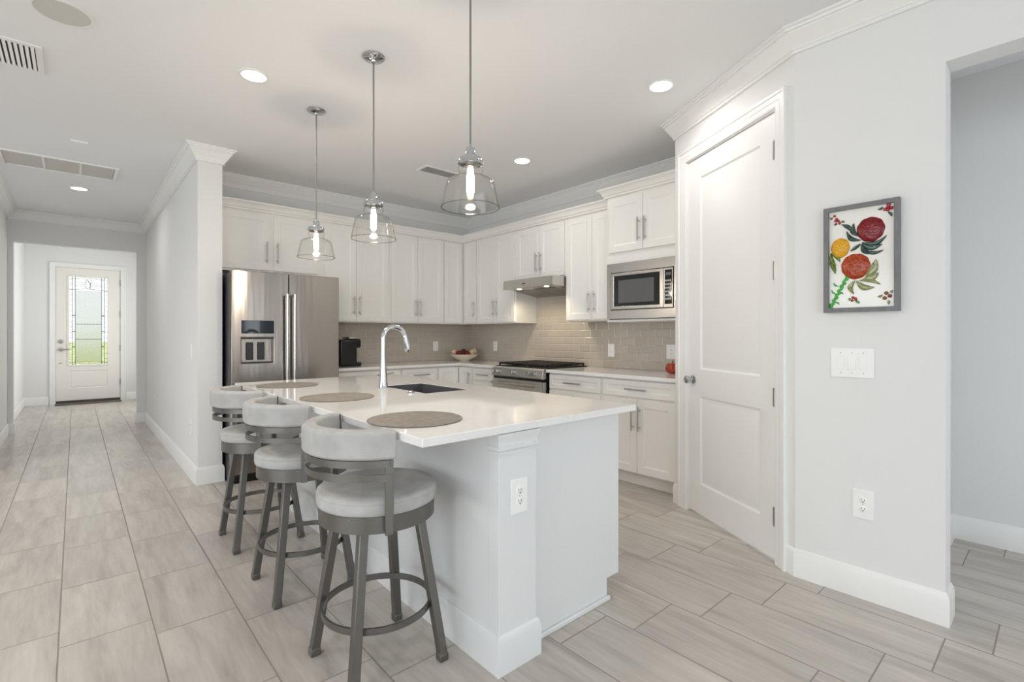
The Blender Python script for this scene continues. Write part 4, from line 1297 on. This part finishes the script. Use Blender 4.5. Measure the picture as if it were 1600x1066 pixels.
def leaf(p0, p1, w, m, bend=0., name='leaf'):
    x0, z0 = A(*p0); x1, z1 = A(*p1)
    d = Vector((x1-x0, z1-z0)); L = d.length
    nn = Vector((-d.y, d.x)).normalized()
    b = BM()
    w = w*.00040
    rows = []
    for i in range(13):
        q = i/12
        c = Vector((x0, z0))+d*q+nn*bend*L*math.sin(PI*q)
        ww = w*math.sin(PI*min(1, q*.92+.06))**.8*.5
        rows.append([b.verts.new((c.x+nn.x*ww*e, AY-.0005-h*.006, c.y+nn.y*ww*e)) for e, h in ((-1, 0), (-.6, .8), (0, .55), (.6, .9), (1, 0))])
    for p, q in zip(rows, rows[1:]):
        for j in range(4): b.faces.new((p[j], p[j+1], q[j+1], q[j]))
    art(name, b, m)
dome(522, 345, .0545, .058, 'redglass', 'dark red glass flower', 9)
dome(277, 497, .039, .048, 'yellowglass', 'yellow glass flower', 8)
dome(402, 640, .0585, .061, 'orangeglass', 'burnt orange glass flower', 11)
for p0, p1, w, bd in (((372, 362), (288, 310), 50, -.1), ((425, 402), (388, 300), 60, .2), ((445, 432), (330, 365), 54, .22), ((442, 462), (360, 522), 42, .0), ((455, 452), (645, 392), 56, -.22), ((455, 462), (612, 462), 70, -.2), ((448, 468), (530, 540), 60, -.15), ((470, 515), (622, 508), 44, -.15)):
    leaf(p0, p1, w, 'darkleaf', bd)
for p0, p1, w, bd in (((200, 540), (275, 607), 50, .1), ((195, 545), (242, 640), 46, -.1), ((184, 610), (235, 702), 50, .08)):
    leaf(p0, p1, w, 'limeleaf', bd)
for p0, p1, w, bd in (((480, 715), (565, 582), 90, -.15), ((465, 745), (584, 690), 86, -.1), ((435, 752), (600, 782), 44, .1), ((410, 758), (552, 805), 72, -.2), ((397, 752), (388, 862), 60, -.25)):
    leaf(p0, p1, w, 'oliveleaf', bd)
b = BM()
for i in range(22):
    q = i/21
    px, py = 332-137*q+8*math.sin(i*1.9), 732+240*q
    x, z = A(px, py)
    bmesh.ops.create_icosphere(b, subdivisions=2, radius=.0085-.002*abs(math.sin(i)), matrix=Matrix.Translation((x, AY-.003, z)) @ Matrix.Scale(.6, 4, (0, 1, 0)))
art('stem', b, 'stemgreen')
for p0, p1 in (((262, 800), (222, 775)), ((275, 850), (300, 862)), ((240, 860), (205, 832)), ((235, 930), (268, 945)), ((205, 965), (182, 955))):
    leaf(p0, p1, 20, 'stemgreen', .2)
def berries(pts, q, m):
    for px, py in pts:
        x, z = A(px, py)
        b = BM()
        bmesh.ops.create_icosphere(b, subdivisions=2, radius=q, matrix=Matrix.Translation((x, AY-.002, z)) @ Matrix.Scale(.7, 4, (0, 1, 0)))
        art('berry', b, m)
berries([(229, 246), (247, 268), (237, 284), (262, 283), (272, 301)], .0065, 'berry')
berries([(634, 186), (656, 162), (681, 174), (655, 188), (660, 145)], .0082, 'berry')
berries([(381, 888), (402, 894), (375, 912), (405, 905)], .0065, 'berry')
berries([(642, 850), (668, 872), (630, 890)], .0088, 'brownberry')
for p0, p1, m_ in (((215, 265), (188, 262), 'limeleaf'), ((285, 288), (315, 290), 'limeleaf'), ((248, 298), (225, 318), 'darkleaf'), ((618, 168), (578, 190), 'darkleaf'), ((655, 205), (684, 242), 'darkleaf'), ((365, 898), (340, 903), 'stemgreen'), ((402, 918), (436, 934), 'stemgreen'), ((614, 865), (576, 880), 'oliveleaf'), ((678, 850), (688, 825), 'oliveleaf'), ((655, 905), (657, 940), 'oliveleaf')):
    leaf(p0, p1, 30, m_, .1)
